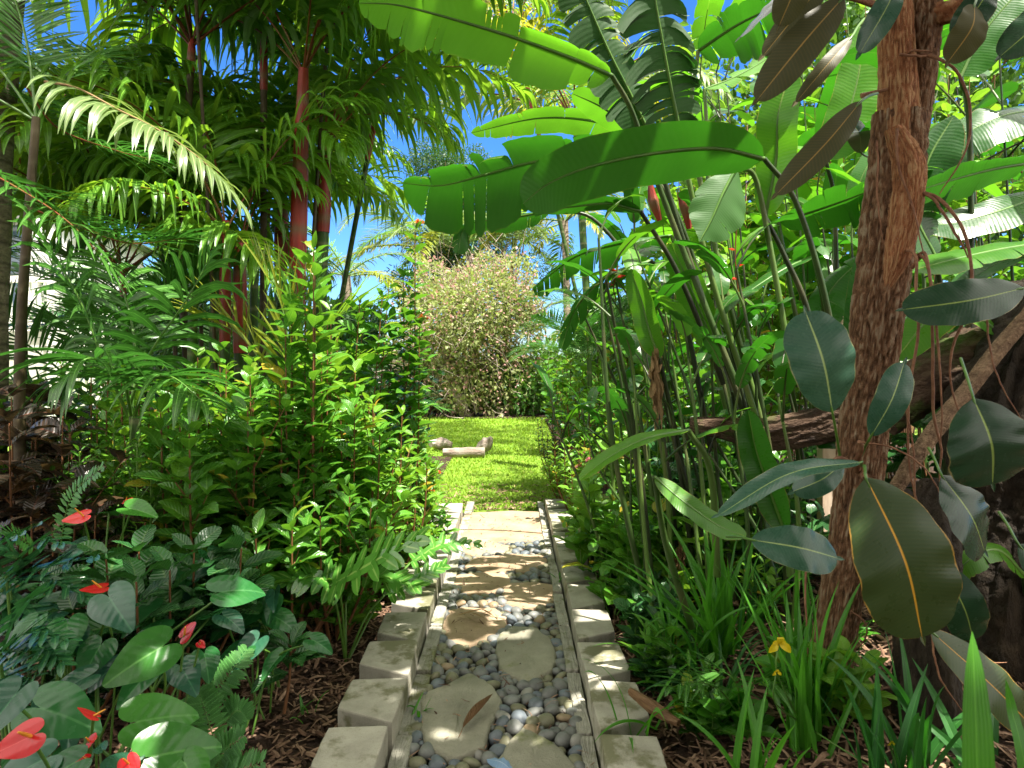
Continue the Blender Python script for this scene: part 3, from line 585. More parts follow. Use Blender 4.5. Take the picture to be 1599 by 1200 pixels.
# fallen leaves on the path
o = thing('fallen_leaf', 'curled dry brown leaf with its stalk lying on the large stepping stone', 'fallen leaf', G(735, 1120, .06))
mb = MB(); p0, p1 = G(722, 1138, .055), G(770, 1083, .06)
blade(mb, [p0, (p0 + p1) / 2 + (0.012, -.01, .012), p1], (-.5, .25, .8), .026, 'lance', nl=14, fold=.5, curl=.5, seed=3)
tube(mb, [G(716, 1152, .05), G(720, 1144, .052), p0], .0014, 5)
b_ = mb.build('blade', M['deadleaf'], o); b_.matrix_parent_inverse = Matrix.Translation(-Vector(o.location))
o = thing('fallen_leaf', 'blue grey leaf lying at the bottom edge on the pebbles', 'fallen leaf', G(780, 1190, .06))
mb = MB(); blade(mb, [G(760, 1186, .06), G(782, 1190, .075), G(802, 1206, .06)], (0, -.2, 1), .022, 'oval', nl=12, fold=-.25, seed=3, wave=.15)
b_ = mb.build('blade', leaf_mat('blue leaf', (.12, .22, .38), (.2, .32, .5), vein=(.4, .5, .6), rough=.4, tmix=.1, under=(.2, .3, .45)), o); b_.matrix_parent_inverse = Matrix.Translation(-Vector(o.location))
o = thing('fallen_leaf', 'split pale dry leaf lying in the sun on the tan stepping stone', 'fallen leaf', G(760, 950, .05))
mb = MB()
for a, b2, w_ in (((712, 962), (768, 948), .010), ((735, 957), (758, 966), .007), ((752, 951), (776, 966), .007)):
    blade(mb, [G(*a, .05), (G(*a, .07) + G(*b2, .07)) / 2, G(*b2, .05)], (0, 0, 1), w_, 'lance', nl=8, fold=.4, seed=3)
b_ = mb.build('blade', M['husk'], o); b_.matrix_parent_inverse = Matrix.Translation(-Vector(o.location))

litter('lawn_debris', 900, (-.7, .8, 5.45, 6.5), 'dry leaf bits at the front edge of the lawn', M['chip'], seed=31, Lm=.04, Wm=.006, lift=.015, zf=lambda x, y: .012 + 0 * x, pw=1.6)
# ------------------------------------------------------------------ plant builders
def fin(o, root):
    """parent o under root, keeping the world-space vertices of o"""
    o.parent = root; o.matrix_parent_inverse = Matrix.Identity(4)
    o.data.transform(root.matrix_basis.inverted()); return o
T_oval = [template(1, .24, 'oval', 6, 2, fold=.25, arch=a, wave=.1) for a in (.1, .25)]
T_wide = [template(1, .33, 'egg', 6, 2, fold=.2, arch=a, wave=.1) for a in (.15, .3)]
T_slim = [template(1, .13, 'lance', 5, 1, fold=.3, arch=a) for a in (.15, .35)]
T_tiny = [template(1, .28, 'oval', 2, 1, fold=.2, arch=.1)]
def dirs(az, el):
    return np.stack([np.cos(el) * np.cos(az), np.cos(el) * np.sin(az), np.sin(el)], -1)
def stem_leaves(ml, ms, base, top, bow, nn, Ls, tpl, g, rad=.006, start=.25, mat_var=0, el=.25, whorl=2, tipboost=.6, petiole=.1):
    mid = (np.asarray(base) + top) / 2 + bow; pts = cat([base, mid, top], 24); tube(ms, pts, np.array([rad, rad * .4]), 6, var=g.rand())
    T = tang(pts); ts = start + (1 - start) * np.linspace(0, 1, nn) ** .9; ps = []; ds = []; ss = []; az0 = g.rand() * 6.28
    for i, t in enumerate(ts):
        p = np.array([np.interp(t, np.linspace(0, 1, 24), pts[:, k]) for k in range(3)]); tt = np.array([np.interp(t, np.linspace(0, 1, 24), T[:, k]) for k in range(3)])
        for j in range(whorl):
            a = az0 + i * (np.pi / 2 if whorl == 2 else 2.4) + j * 2 * np.pi / whorl + g.randn() * .25
            e = el + (1 - el) * max(0, t - .8) * 2.5 * .7 + g.randn() * .18
            d = dirs(np.array(a), np.array(e)); d = nrm(d + tt * .25); ps.append(p + d * rad); ds.append(d); ss.append(Ls * (1 - tipboost * max(0, t - .82) * 4 * .7) * (.8 + .35 * g.rand()))
    ps, ds, ss = np.array(ps), np.array(ds), np.array(ss)
    n_ = np.array([0, 0, 1.]) + g.randn(len(ps), 3) * .25
    for k in range(len(tpl)):
        sel = (np.arange(len(ps)) % len(tpl)) == k
        scatter(ml, tpl[k], ps[sel], ds[sel], n_[sel], ss[sel], g.rand(sel.sum()))
def shrub(name, label, catg, loc, h, r, nst, nn, Ls, leafm, tpl=T_oval, stemm='stemr', group=None, seed=0, lean=(0, 0), flowers=None, el=.25, whorl=2, start=.25, twigs=2, spread=1.0, rad=.007):
    g = rs(seed); loc = np.asarray(loc, float); root = thing(name, label, catg, tuple(loc), group); ml, ms = MB(), MB(); tips = []
    for i in range(nst):
        a = i * 2.4 + g.rand(); q = np.sqrt((i + .5) / nst) * r
        top = loc + np.array([np.cos(a) * q + lean[0], np.sin(a) * q + lean[1], h * (1 - .35 * (q / r) ** 2 * g.rand() - .15 * g.rand())])
        base = loc + np.array([np.cos(a), np.sin(a), 0]) * q * .25
        bow = np.array([np.cos(a), np.sin(a), 0]) * q * .25 * spread
        stem_leaves(ml, ms, base, top, bow, nn, Ls, tpl, g, rad, start, el=el, whorl=whorl); tips.append(top)
        for _ in range(twigs):
            t = .25 + .5 * g.rand(); p0 = base * (1 - t) + top * t + bow * .8; a2 = g.rand() * 6.28
            p1 = p0 + np.array([np.cos(a2) * .55, np.sin(a2) * .55, .8]) * h * .28 * (.6 + .6 * g.rand()); stem_leaves(ml, ms, p0, p1, np.zeros(3), max(3, nn // 3), Ls * .9, tpl, g, rad * .5, .15, el=el, whorl=whorl); tips.append(p1)
    fin(ml.build('foliage', M[leafm]), root); fin(ms.build('stem', M[stemm]), root)
    if flowers:
        fm, cnt, sz = flowers
        for i in range(cnt):
            p = tips[g.randint(len(tips))] + g.randn(3) * .02; mf = MB(); n_ = 22
            aa = g.rand(n_) * 6.28; ee = g.rand(n_) * 1.2; dd = dirs(aa, ee); scatter(mf, T_tiny[0], p + dd * sz * .4, dd, g.randn(n_, 3), sz * .7, g.rand(n_) * .8)
            fin(mf.build('flower', M[fm]), root)
    return root
def tree_crown(mb, centres, radii, n, size, g, tpl=T_tiny, flat=.8, shell=.55):
    w_ = np.array([r ** 2 for r in radii]); idx = g.choice(len(radii), n, p=w_ / w_.sum())
    d = nrm(g.randn(n, 3)); rad = np.asarray(radii)[idx] * (shell + (1 - shell) * g.rand(n) ** .7) * (1 + .12 * g.randn(n))
    pos = np.asarray(centres)[idx] + d * rad[:, None] * np.array([1, 1, flat])
    dd = nrm(d + g.randn(n, 3) * .9 + np.array([0, 0, -.2])); nn_ = nrm(g.randn(n, 3) + np.array([0, 0, .8])); s = size * (.6 + .8 * g.rand(n))
    cl = g.rand(len(radii)) * .4
    for k in range(len(tpl)):
        sel = (np.arange(n) % len(tpl)) == k; scatter(mb, tpl[k], pos[sel], dd[sel], nn_[sel], s[sel], np.clip(cl[idx[sel]] + g.rand(sel.sum()) * .62, 0, 1))
def tree(name, label, loc, h, r, nclump, n, size, leafm, barkm='bark', trunk_r=.1, seed=0, group=None, tpl=T_tiny, flat=.8, crown0=.35, catg='tree', lean=(0, 0), cr=.34):
    g = rs(seed); loc = np.asarray(loc, float); root = thing(name, label, catg, tuple(loc), group); mt, mc_ = MB(), MB()
    C_ = []; R_ = []
    fork = loc + np.array([lean[0], lean[1], h * crown0]); tube(mt, [loc - (0, 0, .1), (loc + fork) / 2 + g.randn(3) * .05, fork], np.array([trunk_r, trunk_r * .7]), 10, 10, rough=.05)
    for i in range(nclump):
        a = i * 2.4 + g.rand(); q = np.sqrt((i + .5) / nclump) * r * .8; z = h * (crown0 + .1 + (.9 - crown0) * g.rand())
        q *= 1 - .45 * ((z / h - crown0) / (1 - crown0)) ** 2
        c = loc + np.array([np.cos(a) * q + lean[0], np.sin(a) * q + lean[1], z]); C_.append(c); R_.append(r * cr * (.7 + .6 * g.rand()))
        tube(mt, [fork, (fork + c) / 2 + g.randn(3) * r * .08 - (0, 0, r * .05), c], np.array([trunk_r * .45, trunk_r * .08]), 6, 8, cap=False)
    tree_crown(mc_, C_, R_, n, size, g, tpl, flat)
    fin(mt.build('trunk', M[barkm]), root); fin(mc_.build('crown', M[leafm]), root); return root
# palms -----------------------------------------------------------------------------------
def frond_mesh(key, leafm, rachm, el, bend, L_, side=0., **kw):
    ml, mr = MB(), MB(); frond(ml, mr, arc(L_, el, bend, 14, side=side), **kw)
    return ml.mesh(key, M[leafm]), mr.mesh(key + ' rachis', M[rachm])
def put_frond(fm, root, pos, azd, roll=0., s=1.0, tilt=0.):
    f_ = obj('frond', fm[0], root); f_.matrix_basis = Matrix.Translation(Vector(pos)) @ Euler((math.radians(tilt), 0, 0)).to_matrix().to_4x4() @ Euler((0, 0, math.radians(azd) - math.pi / 2)).to_matrix().to_4x4() @ Euler((0, math.radians(roll), 0)).to_matrix().to_4x4() @ Matrix.Scale(s, 4)
    obj('rachis', fm[1], f_); return f_
def free_frond(root, pts, leafm, rachm='redpet', name='frond', **kw):
    ml, mr = MB(), MB(); frond(ml, mr, pts, **kw); f_ = fin(ml.build(name, M[leafm]), root); r_ = mr.build('rachis', M[rachm]); r_.data.transform(root.matrix_basis.inverted()); r_.parent = f_; return f_
LIP = [frond_mesh('lip%d' % i, 'palm', 'redpet', e, b, L_, nleaf=n, L=.72, W=.031, hang=hg, a0=70, a1=30, t0=.22, vee=.35, rad=.009, seed=i, K=6)
       for i, (e, b, L_, n, hg) in enumerate(((78, 75, 1.8, 26, 2.6), (62, 105, 1.9, 28, 3.6), (48, 105, 2.0, 28, 4.2), (25, 80, 1.9, 26, 4.6), (70, 140, 2.0, 28, 4.2)))]
LIPY = [frond_mesh('lipy%d' % i, lm, 'redpet', e, b, L_, nleaf=n, L=.6, W=.022, hang=hg * 1.5, a0=70, a1=30, t0=.22, vee=.2, rad=.012, seed=30 + i, K=5)
       for i, (e, b, L_, n, hg, lm) in enumerate(((65, 95, 1.9, 34, 1.8, 'palm'), (50, 100, 2.0, 36, 2.1, 'palmy'), (30, 90, 2.0, 34, 2.3, 'palmw')))]
ARE = [frond_mesh('are%d' % i, 'palmd', 'stem', e, b, L_, nleaf=n, L=.42, W=.011, hang=hg, a0=65, a1=25, t0=.2, vee=.35, rad=.009, seed=10 + i, K=4)
       for i, (e, b, L_, n, hg) in enumerate(((75, 75, 1.7, 46, .5), (55, 80, 1.8, 48, .7), (30, 70, 1.7, 46, .9)))]
COC = [frond_mesh('coc%d' % i, lm, 'stem', e, b, L_, nleaf=n, L=.8, W=.028, hang=hg, a0=70, a1=25, t0=.16, vee=.15, rad=.035, seed=20 + i, K=4)
       for i, (e, b, L_, n, hg, lm) in enumerate(((70, 90, 3.6, 56, .9, 'palm'), (40, 100, 3.8, 58, 1.3, 'palmw'), (10, 80, 3.6, 56, 1.6, 'palmy'), (-20, 50, 3.2, 50, 1.6, 'palm')))]
def palm(name, label, base, top, r0, r1, fronds, fset, trunkm, seed, group=None, shaft=None, s=1.0, jit=8, catg='palm', bow=(0, 0, 0)):
    g = rs(seed); base = np.asarray(base, float); top = np.asarray(top, float); root = thing(name, label, catg, tuple(base), group); mt = MB()
    mid = (base + top) / 2 + bow; pts = cat([base - (0, 0, .15), mid, top], 30)
    if shaft:
        k = int(30 * (1 - shaft[0])); tube(mt, pts[:k + 1], np.array([r0, r1]), 12, var=.5, vs=1); ms = MB()
        tube(ms, pts[k - 1:], np.array([r1 * 1.1, r1 * 1.22, r1 * 1.15, r1 * 1.0, r1 * .7]), 14, 16, rough=.0); fin(ms.build('crownshaft', M[shaft[1]]), root)
    else: tube(mt, pts, np.array([r0, r1 * 1.05, r1]), 12, rough=.02, seed=seed)
    fin(mt.build('trunk', M[trunkm]), root)
    for (azd, fi, sc__) in fronds:
        put_frond(fset[fi], root, Vector(top - base) + Vector((0, 0, -.02 - .05 * g.rand())), azd + g.randn() * jit, roll=g.randn() * 8, s=sc__ * s, tilt=g.randn() * 4)
    return root
# hearts ----------------------------------------------------------------------------------
def heart_grid(W=.62, back=.34, nr=12, na=56, cup=.12, droop=.25, quilt=.018):
    a = np.linspace(-np.pi, np.pi, na); s = np.abs(a) / np.pi
    kk = np.array([0, .06, .15, .28, .42, .56, .68, .78, .87, .94, 1.0]); rv = np.array([1.0, .80, .64, .54, .49, .47, .465, .45, .40, .29, .08])
    r = np.interp(s, kk, rv); r = (np.roll(r, 1) + r * 2 + np.roll(r, -1)) / 4; r[0] = r[-1] = .07; r[na // 2] = max(r[na // 2], .93)
    t = np.linspace(0, 1, nr)[:, None]; X = np.sin(a)[None] * r[None] * t * (W / .58); Y = np.cos(a)[None] * r[None] * t
    Z = cup * np.abs(X) ** 1.0 * 1.2 - droop * 1.3 * np.clip(Y, 0, 2) ** 2 + quilt * .15 * np.cos((7 * (Y + .35) / 1.35 - 2.4 * np.abs(X) / .55) * 2 * np.pi) * np.clip(np.abs(X) * 6, 0, 1) * (1 - t ** 3) - .25 * np.clip(np.abs(X) - .25, 0, 1) ** 1.0 * .9
    V = np.stack([X, Y, Z], -1).reshape(-1, 3); U = np.stack([.5 + X * .5 / .55, (Y + .35) / 1.35], -1).reshape(-1, 2)
    return V, [grid_faces(nr, na)], U
HT = heart_grid(W=.54); HTn = heart_grid(W=.42, droop=.15, cup=.35); SPT = heart_grid(W=.55, cup=.05, droop=-.05, quilt=.012)
def anthurium(label, loc, leaves, flowers=(), seed=0, leafm='anth', group='anthurium plants in the left foreground'):
    """leaves: (centre world point, tip direction, normal, size, material or None)"""
    g = rs(seed); loc = np.asarray(loc, float); root = thing('anthurium', label, 'anthurium', tuple(loc), group)
    for (c, d, n, s, mm) in leaves:
        ml, ms = MB(), MB(); c = np.asarray(c, float); d = nrm(d); n = np.asarray(n, float)
        scatter(ml, HTn if g.rand() < .25 else HT, [c], [d], [n], [s], [g.rand()]); lf = fin(ml.build('leaf', M[mm or leafm]), root)
        b0 = loc + g.randn(3) * (.03, .03, 0); tube(ms, [b0, (b0 + c) / 2 + (0, 0, .06) - d * .05, c - (0, 0, .003)], .0035, 6, 10); st = ms.build('stalk', M['stem']); st.data.transform(root.matrix_basis.inverted()); st.parent = lf
    for (c, d, n, s, spd) in flowers:
        s = s * .8
        ml, ms, mp = MB(), MB(), MB(); c = np.asarray(c, float); d = nrm(d); n = nrm(n)
        scatter(ml, SPT, [c], [d], [n], [s], [g.rand()]); fl = fin(ml.build('spathe', M['spathe']), root)
        sd_ = nrm(n * .8 + d * spd); tube(mp, [c, c + sd_ * s * .35, c + sd_ * s * .62], np.array([.006, .0055, .003]) * s / .12, 8, 8); q = mp.build('spadix', M['spadix']); q.data.transform(root.matrix_basis.inverted()); q.parent = fl
        tube(ms, [loc, (loc + c) / 2 + (0.01, .03, .04), c], .0032, 6, 10); q = ms.build('stalk', M['stem']); q.data.transform(root.matrix_basis.inverted()); q.parent = fl
    return root
def lobed_leaf(mb, pts, N, Lf=.14, nf=8, Wf=.018, core=.02, seed=0, a0=85, a1=20, hang=.15, var=.5, lp=None):
    """pinnately cut leaf: a narrow blade with finger lobes"""
    blade(mb, pts, N, core, 'lance', nl=14, fold=.1, var=var, seed=seed, mc=2)
    frond(mb, MB(), pts, nleaf=nf, L=Lf, W=Wf, hang=hang, a0=a0, a1=a1, t0=.05, vee=.05, seed=seed, K=6, N=N, jit=.05, prof=lambda v: np.clip(1 - np.abs(2 * np.clip(v, 0, 1) ** .75 - .9) ** 3, 0, 1) ** .6, fold=.15, lp=lp or (lambda u: .6 + .4 * np.sin(np.pi * np.clip(u + .15, 0, 1))))
def sword_clump(name, label, catg, loc, n, L_, W, spread, seed, m='sword', group=None, bend=50, el0=80, lean=0, azr=(0, 360), flower=None):
    g = rs(seed); loc = np.asarray(loc, float); root = thing(name, label, catg, tuple(loc), group)
    for i in range(n):
        a = math.radians(azr[0] + (azr[1] - azr[0]) * g.rand()); l = L_ * (.6 + .5 * g.rand()); e = el0 - spread * g.rand()
        q = arc(l, e, bend * (.3 + .9 * g.rand()), 10, 1.8); R_ = np.array([[math.cos(a - np.pi / 2), -math.sin(a - np.pi / 2), 0], [math.sin(a - np.pi / 2), math.cos(a - np.pi / 2), 0], [0, 0, 1]])
        q = q @ R_.T + loc + np.array([g.randn() * .03, g.randn() * .03, 0]); t_ = nrm(q[1] - q[0]); nn_ = nrm(np.cross(np.cross(t_, (0, 0, 1)), t_)) + g.randn(3) * .5
        mb = MB(); blade(mb, q, nn_, W * (.7 + .5 * g.rand()), 'sword', nl=12, mc=1, fold=.35, var=g.rand(), seed=i); fin(mb.build('leaf', M[m]), root)
    return root
# ------------------------------------------------------------------ background beyond the lawn
# bougainvillea tree
loc = P(728, 655, 13.9); loc[2] = 0
g = rs(5); root = thing('bougainvillea_tree', 'tall twiggy bougainvillea tree with pale pink flecked crown at the far edge of the lawn', 'tree', tuple(loc))
mt = MB(); f1 = P(702, 585, 13.8); tube(mt, [loc, P(715, 620, 13.7), f1, P(690, 520, 13.8)], np.array([.12, .09, .05]), 10, 14, rough=.05)
tube(mt, [P(738, 655, 14), P(730, 610, 14.1), P(745, 540, 14.2)], np.array([.07, .05, .03]), 8, 12); fin(mt.build('trunk', M['palelog']), root)
C_ = []; R_ = []
for (x, y, d, r) in ((690, 560, 14, 1.0), (680, 500, 14, .95), (700, 480, 14.2, .8), (735, 450, 14.4, .6), (760, 480, 13.9, 1.1), (800, 520, 14.3, .85), (790, 480, 14.2, .7), (745, 560, 14, 1.0), (800, 590, 14.2, .8), (725, 500, 13.4, .9), (680, 440, 14.6, .6), (805, 430, 14.6, .6), (760, 410, 14.6, .35), (835, 500, 14.6, .4), (648, 490, 14.5, .4), (675, 600, 14.2, .8), (815, 470, 14.5, .6), (655, 540, 14.2, .8), (650, 600, 14.3, .7), (720, 610, 13.8, .7), (770, 620, 14.0, .6)):
    C_.append(P(x, y, d)); R_.append(r * .8)
mc_ = MB(); tree_crown(mc_, C_, R_, 30000, .085, g, [T_tiny[0], T_slim[0]], flat=1.0, shell=.5)
fin(mc_.build('crown', M['boug']), root)
mc_ = MB(); tree_crown(mc_, C_, [r * 1.05 for r in R_], 5000, .07, g, [T_tiny[0]], flat=1.0, shell=.7)
fin(tag(mc_.build('blossom', M['bract']), kind=None), root)
mt = MB()
for i in range(650):
    c = C_[g.randint(len(C_))]; a = c + g.randn(3) * .35 - (0, .3, .1); b_ = a + nrm(g.randn(3) + (0, -.2, .5)) * (.3 + .7 * g.rand()); tube(mt, [a, (a + b_) / 2 + g.randn(3) * .05, b_], np.array([.007, .003]), 3, 4, cap=False)
q = fin(mt.build('twigs', M['palelog']), root); q['kind'] = 'stuff'
# tall dark trees and coconut palms behind
tree('conifer_tree', 'tall feathery dark tree rising behind the bougainvillea left of centre', P(700, 655, 24) * (1, 1, 0), 8.3, 2.0, 22, 20000, .14, 'treed', seed=3, tpl=T_slim, crown0=.3, trunk_r=.16, catg='tree', cr=.36)
tree('conifer_tree', 'open feathery blue green tree against the sky right of centre', P(790, 655, 25) * (1, 1, 0), 8.6, 1.9, 16, 9000, .13, 'treed', seed=8, tpl=T_slim, crown0=.35, trunk_r=.14, cr=.3)
palm('coconut_palm', 'coconut palm with yellow green fronds above the left of the bougainvillea', P(664, 655, 22) * (1, 1, 0), P(662, 385, 22), .16, .12, [(a, k, 1.) for a, k in ((0, 1), (45, 2), (90, 2), (140, 1), (180, 2), (230, 1), (280, 2), (320, 1), (20, 0), (200, 0), (120, 3))], COC, 'coco', 1)
palm('coconut_palm', 'bushy coconut palm with pale arching fronds over the bougainvillea top', P(742, 655, 21) * (1, 1, 0), P(735, 400, 21), .16, .12, [(a, k, .9) for a, k in ((0, 1), (45, 1), (90, 2), (140, 1), (180, 1), (230, 1), (280, 1), (320, 1), (20, 0), (200, 0))], COC, 'coco', 2)
palm('coconut_palm', 'tall slender coconut palm on the right with its crown under the banana leaf', P(889, 655, 19) * (1, 1, 0), P(882, 345, 20), .13, .10, [(a, k, .8) for a, k in ((10, 1), (60, 1), (110, 2), (150, 1), (190, 2), (240, 1), (290, 2), (330, 1), (30, 0), (170, 0), (85, 3), (200, 3))], COC, 'coco', 3)
palm('coconut_palm', 'low coconut palm whose fronds reach left into the blue gap', P(985, 655, 17) * (1, 1, 0), P(965, 500, 17), .15, .12, [(a, k, .62) for a, k in ((0, 1), (60, 1), (120, 1), (150, 2), (180, 1), (200, 2), (240, 1), (300, 2), (160, 0))], COC, 'coco', 4)
palm('coconut_palm', 'distant coconut palm with drooping fronds seen between the red palm and the shrub', P(560, 655, 19) * (1, 1, 0), P(540, 430, 19), .15, .12, [(a, k, .7) for a, k in ((0, 1), (40, 2), (100, 1), (150, 2), (190, 1), (250, 1), (310, 2), (20, 0), (200, 0))], COC, 'coco', 5)
palm('coconut_palm', 'distant coconut palm at the far left behind the house', P(-10, 655, 20) * (1, 1, 0), P(60, 330, 20), .15, .12, [(a, k, .8) for a, k in ((0, 1), (40, 2), (100, 1), (150, 2), (190, 1), (250, 1), (310, 2), (20, 0), (200, 0))], COC, 'coco', 6)
# hedge row along the back edge of the lawn
def bush(name, label, loc, r, h, n, size, m, seed, catg='shrub', group=None, tpl=T_tiny):
    g = rs(seed); loc = np.asarray(loc, float); root = thing(name, label, catg, tuple(loc), group); C_ = []; R_ = []
    for i in range(7):
        a = i * 2.4; C_.append(loc + (math.cos(a) * r * .45, math.sin(a) * r * .45, h * (.3 + .45 * g.rand()))); R_.append(max(r, h) * .42 * (.7 + .5 * g.rand()))
    mc_ = MB(); tree_crown(mc_, C_, R_, n, size, g, tpl, flat=min(1.1, h / r)); mc_.V = [np.concatenate([v[:, :2], np.maximum(v[:, 2:], .01)], 1) for v in mc_.V]
    mt = MB()
    for c in C_[:5]: tube(mt, [loc, (loc + c) / 2, c], np.array([.02, .006]), 5, 6)
    fin(mt.build('stem', M['stemr']), root); fin(mc_.build('foliage', M[m]), root); return root
hb = [(-7.6, 14.6, 1.3, 1.9, 'treed', 'dark rounded bush far left along the back of the lawn'), (-5.8, 14.4, 1.2, 1.7, 'tree', 'green rounded bush behind the lawn left of the gap'),
      (-4.0, 14.8, 1.2, 1.5, 'treed', 'tall dark bush behind the lawn at the left edge of the gap'), (-2.35, 14.3, .75, 1.0, 'maroon', 'low maroon leaved bush under the left of the bougainvillea'),
      (-1.5, 14.4, .6, .75, 'maroon', 'small maroon bush beside the bougainvillea trunk'), (-.5, 14.3, .7, 1.15, 'treed', 'dark green bush right of the bougainvillea trunk'),
      (.25, 14.1, .6, .8, 'tree', 'low bright green bush at the right foot of the bougainvillea'), (.9, 14.3, .8, 1.5, 'tree', 'green bush closing the right of the lawn gap'),
      (2.4, 14.5, 1.2, 2.2, 'treed', 'tall dark bush right of the lawn gap'), (4.2, 14.6, 1.4, 2.4, 'tree', 'broad green bush behind the right planting'), (6.5, 14.6, 1.5, 2.4, 'treed', 'dark bush at the far right behind the planting')]
for i, (x, y, r, h, m, lab) in enumerate(hb):
    bush('hedge_bush', lab, (x, y, 0), r, h, int(2200 * r * max(h, 1)), .10 if m != 'maroon' else .12, m, 40 + i, group='bushes along the back of the lawn', tpl=[T_tiny[0], T_wide[0]])
# middle distance trees both sides, with sky between their crowns
tb = [(-9.5, 12, 4.6, 2.0, 'treed', 'dark leafy tree beyond the house on the far left'), (-7.5, 17, 4.4, 1.9, 'tree', 'rounded green tree behind the red palms'), (-4.6, 19, 2.6, 1.3, 'treed', 'small dark tree seen through the palm stems'),
      (3.6, 12, 6.0, 2.2, 'tree', 'sunlit yellow green tree behind the banana leaves'), (6.0, 10.5, 7.5, 2.6, 'tree', 'tall sunlit tree behind the rubber tree trunk'), (9.5, 11, 8.0, 2.8, 'treed', 'big dark tree at the far right'), (2.9, 18, 2.6, 1.3, 'treed', 'small tree low in the blue gap on the right')]
for i, (x, y, h, r, m, lab) in enumerate(tb):
    tree('broadleaf_tree', lab, (x, y, 0), h, r, 12, 7000, .15, m, seed=60 + i, tpl=[T_tiny[0], T_wide[0]], trunk_r=.13, crown0=.22, cr=.4)
# driftwood on the lawn
def driftwood(label, pts, rad, seed, rough=.12, m='palelog'):
    mb = MB(); tube(mb, pts, np.array(rad), 12, 14, rough=rough, seed=seed); o = mb.build('driftwood_log', M[m]); tag(o, label, 'log', 'driftwood logs on the lawn'); return origin(o, pts[0])
driftwood('bleached horizontal driftwood log lying on the lawn', [P(692, 708, 8.3), P(722, 707, 8.3), P(757, 707, 8.3)], [.055, .062, .066, .058], 1, .07)
driftwood('short pointed driftwood chunk leaning up at the right end of the log', [P(744, 705, 8.6), P(758, 695, 8.6), P(768, 683, 8.6)], [.035, .085, .075, .02], 2, .1)
driftwood('brown driftwood stump half hidden behind the left end of the log', [P(672, 694, 8.8), P(690, 693, 8.9), P(706, 696, 8.9)], [.05, .075, .07, .04], 3, .15)
# house at the left
hz = -7.6; hy = 9.6
root = thing('house', 'white house with a raised timber railed deck glimpsed through the leaves at the left edge', 'house', (-8.6, 11.5, 0))
def boxm(mb, x0, x1, y0, y1, z0, z1):
    V = np.array([(x, y, z) for z in (z0, z1) for y in (y0, y1) for x in (x0, x1)], float)
    mb.add(V, [(0, 2, 3, 1), (4, 5, 7, 6), (0, 1, 5, 4), (2, 6, 7, 3), (0, 4, 6, 2), (1, 3, 7, 5)])
mb = MB(); boxm(mb, -12.5, -8.1, 11.5, 15, 0, 3.6); fin(mb.build('wall', M['white'], smooth=False), root)
mb = MB(); mb.add(np.array([(-13, 11, 3.45), (-8.3, 11, 3.5), (-7.8, 13.2, 3.7), (-13, 13.2, 3.7), (-13, 15.5, 3.5), (-7.8, 15.5, 3.5)]), [(0, 1, 2, 3), (3, 2, 5, 4)]); fin(mb.build('roof', M['roof'], smooth=False), root)
mb = MB(); boxm(mb, -12.4, -6.7, 9.9, 11.49, .9, 1.60); fin(mb.build('deck', M['greywall'], smooth=False), root)
mb = MB(); boxm(mb, -12.4, -6.6, 9.82, 9.90, 2.30, 2.40); boxm(mb, -12.4, -6.6, 9.82, 9.90, 1.70, 1.76)
for i in range(41): boxm(mb, -12.3 + i * .14, -12.27 + i * .14, 9.84, 9.88, 1.76, 2.30)
for i in range(5): boxm(mb, -12.4 + i * 1.43, -12.3 + i * 1.43, 9.80, 9.92, 0.0, 2.52)
fin(mb.build('railing', M['white'], smooth=False), root)
for x in (-8.5, -10.6):
    mb = MB(); boxm(mb, x - .45, x + .45, 11.46, 11.498, 1.9, 3.5); w_ = fin(mb.build('window', M['white'], smooth=False), root); mb = MB(); boxm(mb, x - .38, x - .02, 11.44, 11.462, 1.97, 3.43); boxm(mb, x + .02, x + .38, 11.44, 11.462, 1.97, 3.43)
    q = mb.build('pane', M['glass'], smooth=False); q.data.transform(root.matrix_basis.inverted()); q.parent = w_
# ------------------------------------------------------------------ left side
# leaning grey palm trunk at the left edge
palm('coconut_palm', 'grey ringed coconut palm trunk leaning along the left edge of the view', (-2.95, 3.7, 0), (-2.72, 3.75, 4.6), .17, .135, [(a, k, 1.) for a, k in ((0, 0), (50, 1), (110, 0), (160, 1), (200, 1))], COC, 'coco', 9, bow=(-.06, 0, 0))
# red sealing wax palms
def lip(label, px, pyt, d, fr, pyb=445, r=.052, s=1.0, px0=None, seed=1):
    top = P(px, pyt, d); base = P(px0 if px0 is not None else px, 700, d); base[2] = .05
    sf = (top[2] - P(px, pyb, d)[2]) / (top[2] - base[2])
    return palm('lipstick_palm', label, base, top, r, r, fr, LIP, 'darkcane' if r < .03 else 'bamboo', seed, 'red stemmed palms in the clump on the left', shaft=(sf, 'redshaft'), s=s, bow=((rs(seed).rand() - .5) * .25, 0, 0) if r < .03 else (0, 0, 0))
FULL = [(0, 1, 1.), (40, 2, 1.), (85, 1, 1.), (125, 4, 1.), (165, 2, 1.), (205, 1, 1.), (245, 2, 1.), (285, 4, 1.), (325, 3, 1.), (20, 0, 1.), (190, 0, 1.)]
lip('tallest red stemmed palm, its thick red shaft standing right in the middle of the clump', 474, 108, 4.6, [(0, 0, 1.), (150, 0, .95), (250, 4, .9), (-30, 1, 1.), (60, 1, 1.), (200, 1, .9), (20, 1, 1.05), (100, 2, 1.), (170, 2, 1.), (-60, 2, .8)], 448, .047, px0=452, seed=1)
lip('red stemmed palm just right of the tallest one with a dark red shaft', 508, 225, 5.1, [(10, 1, 1.), (-20, 2, .9), (80, 1, 1.), (150, 0, .8), (45, 4, 1.), (-50, 1, .8), (120, 2, .9)], 345, .047, px0=490, seed=2)
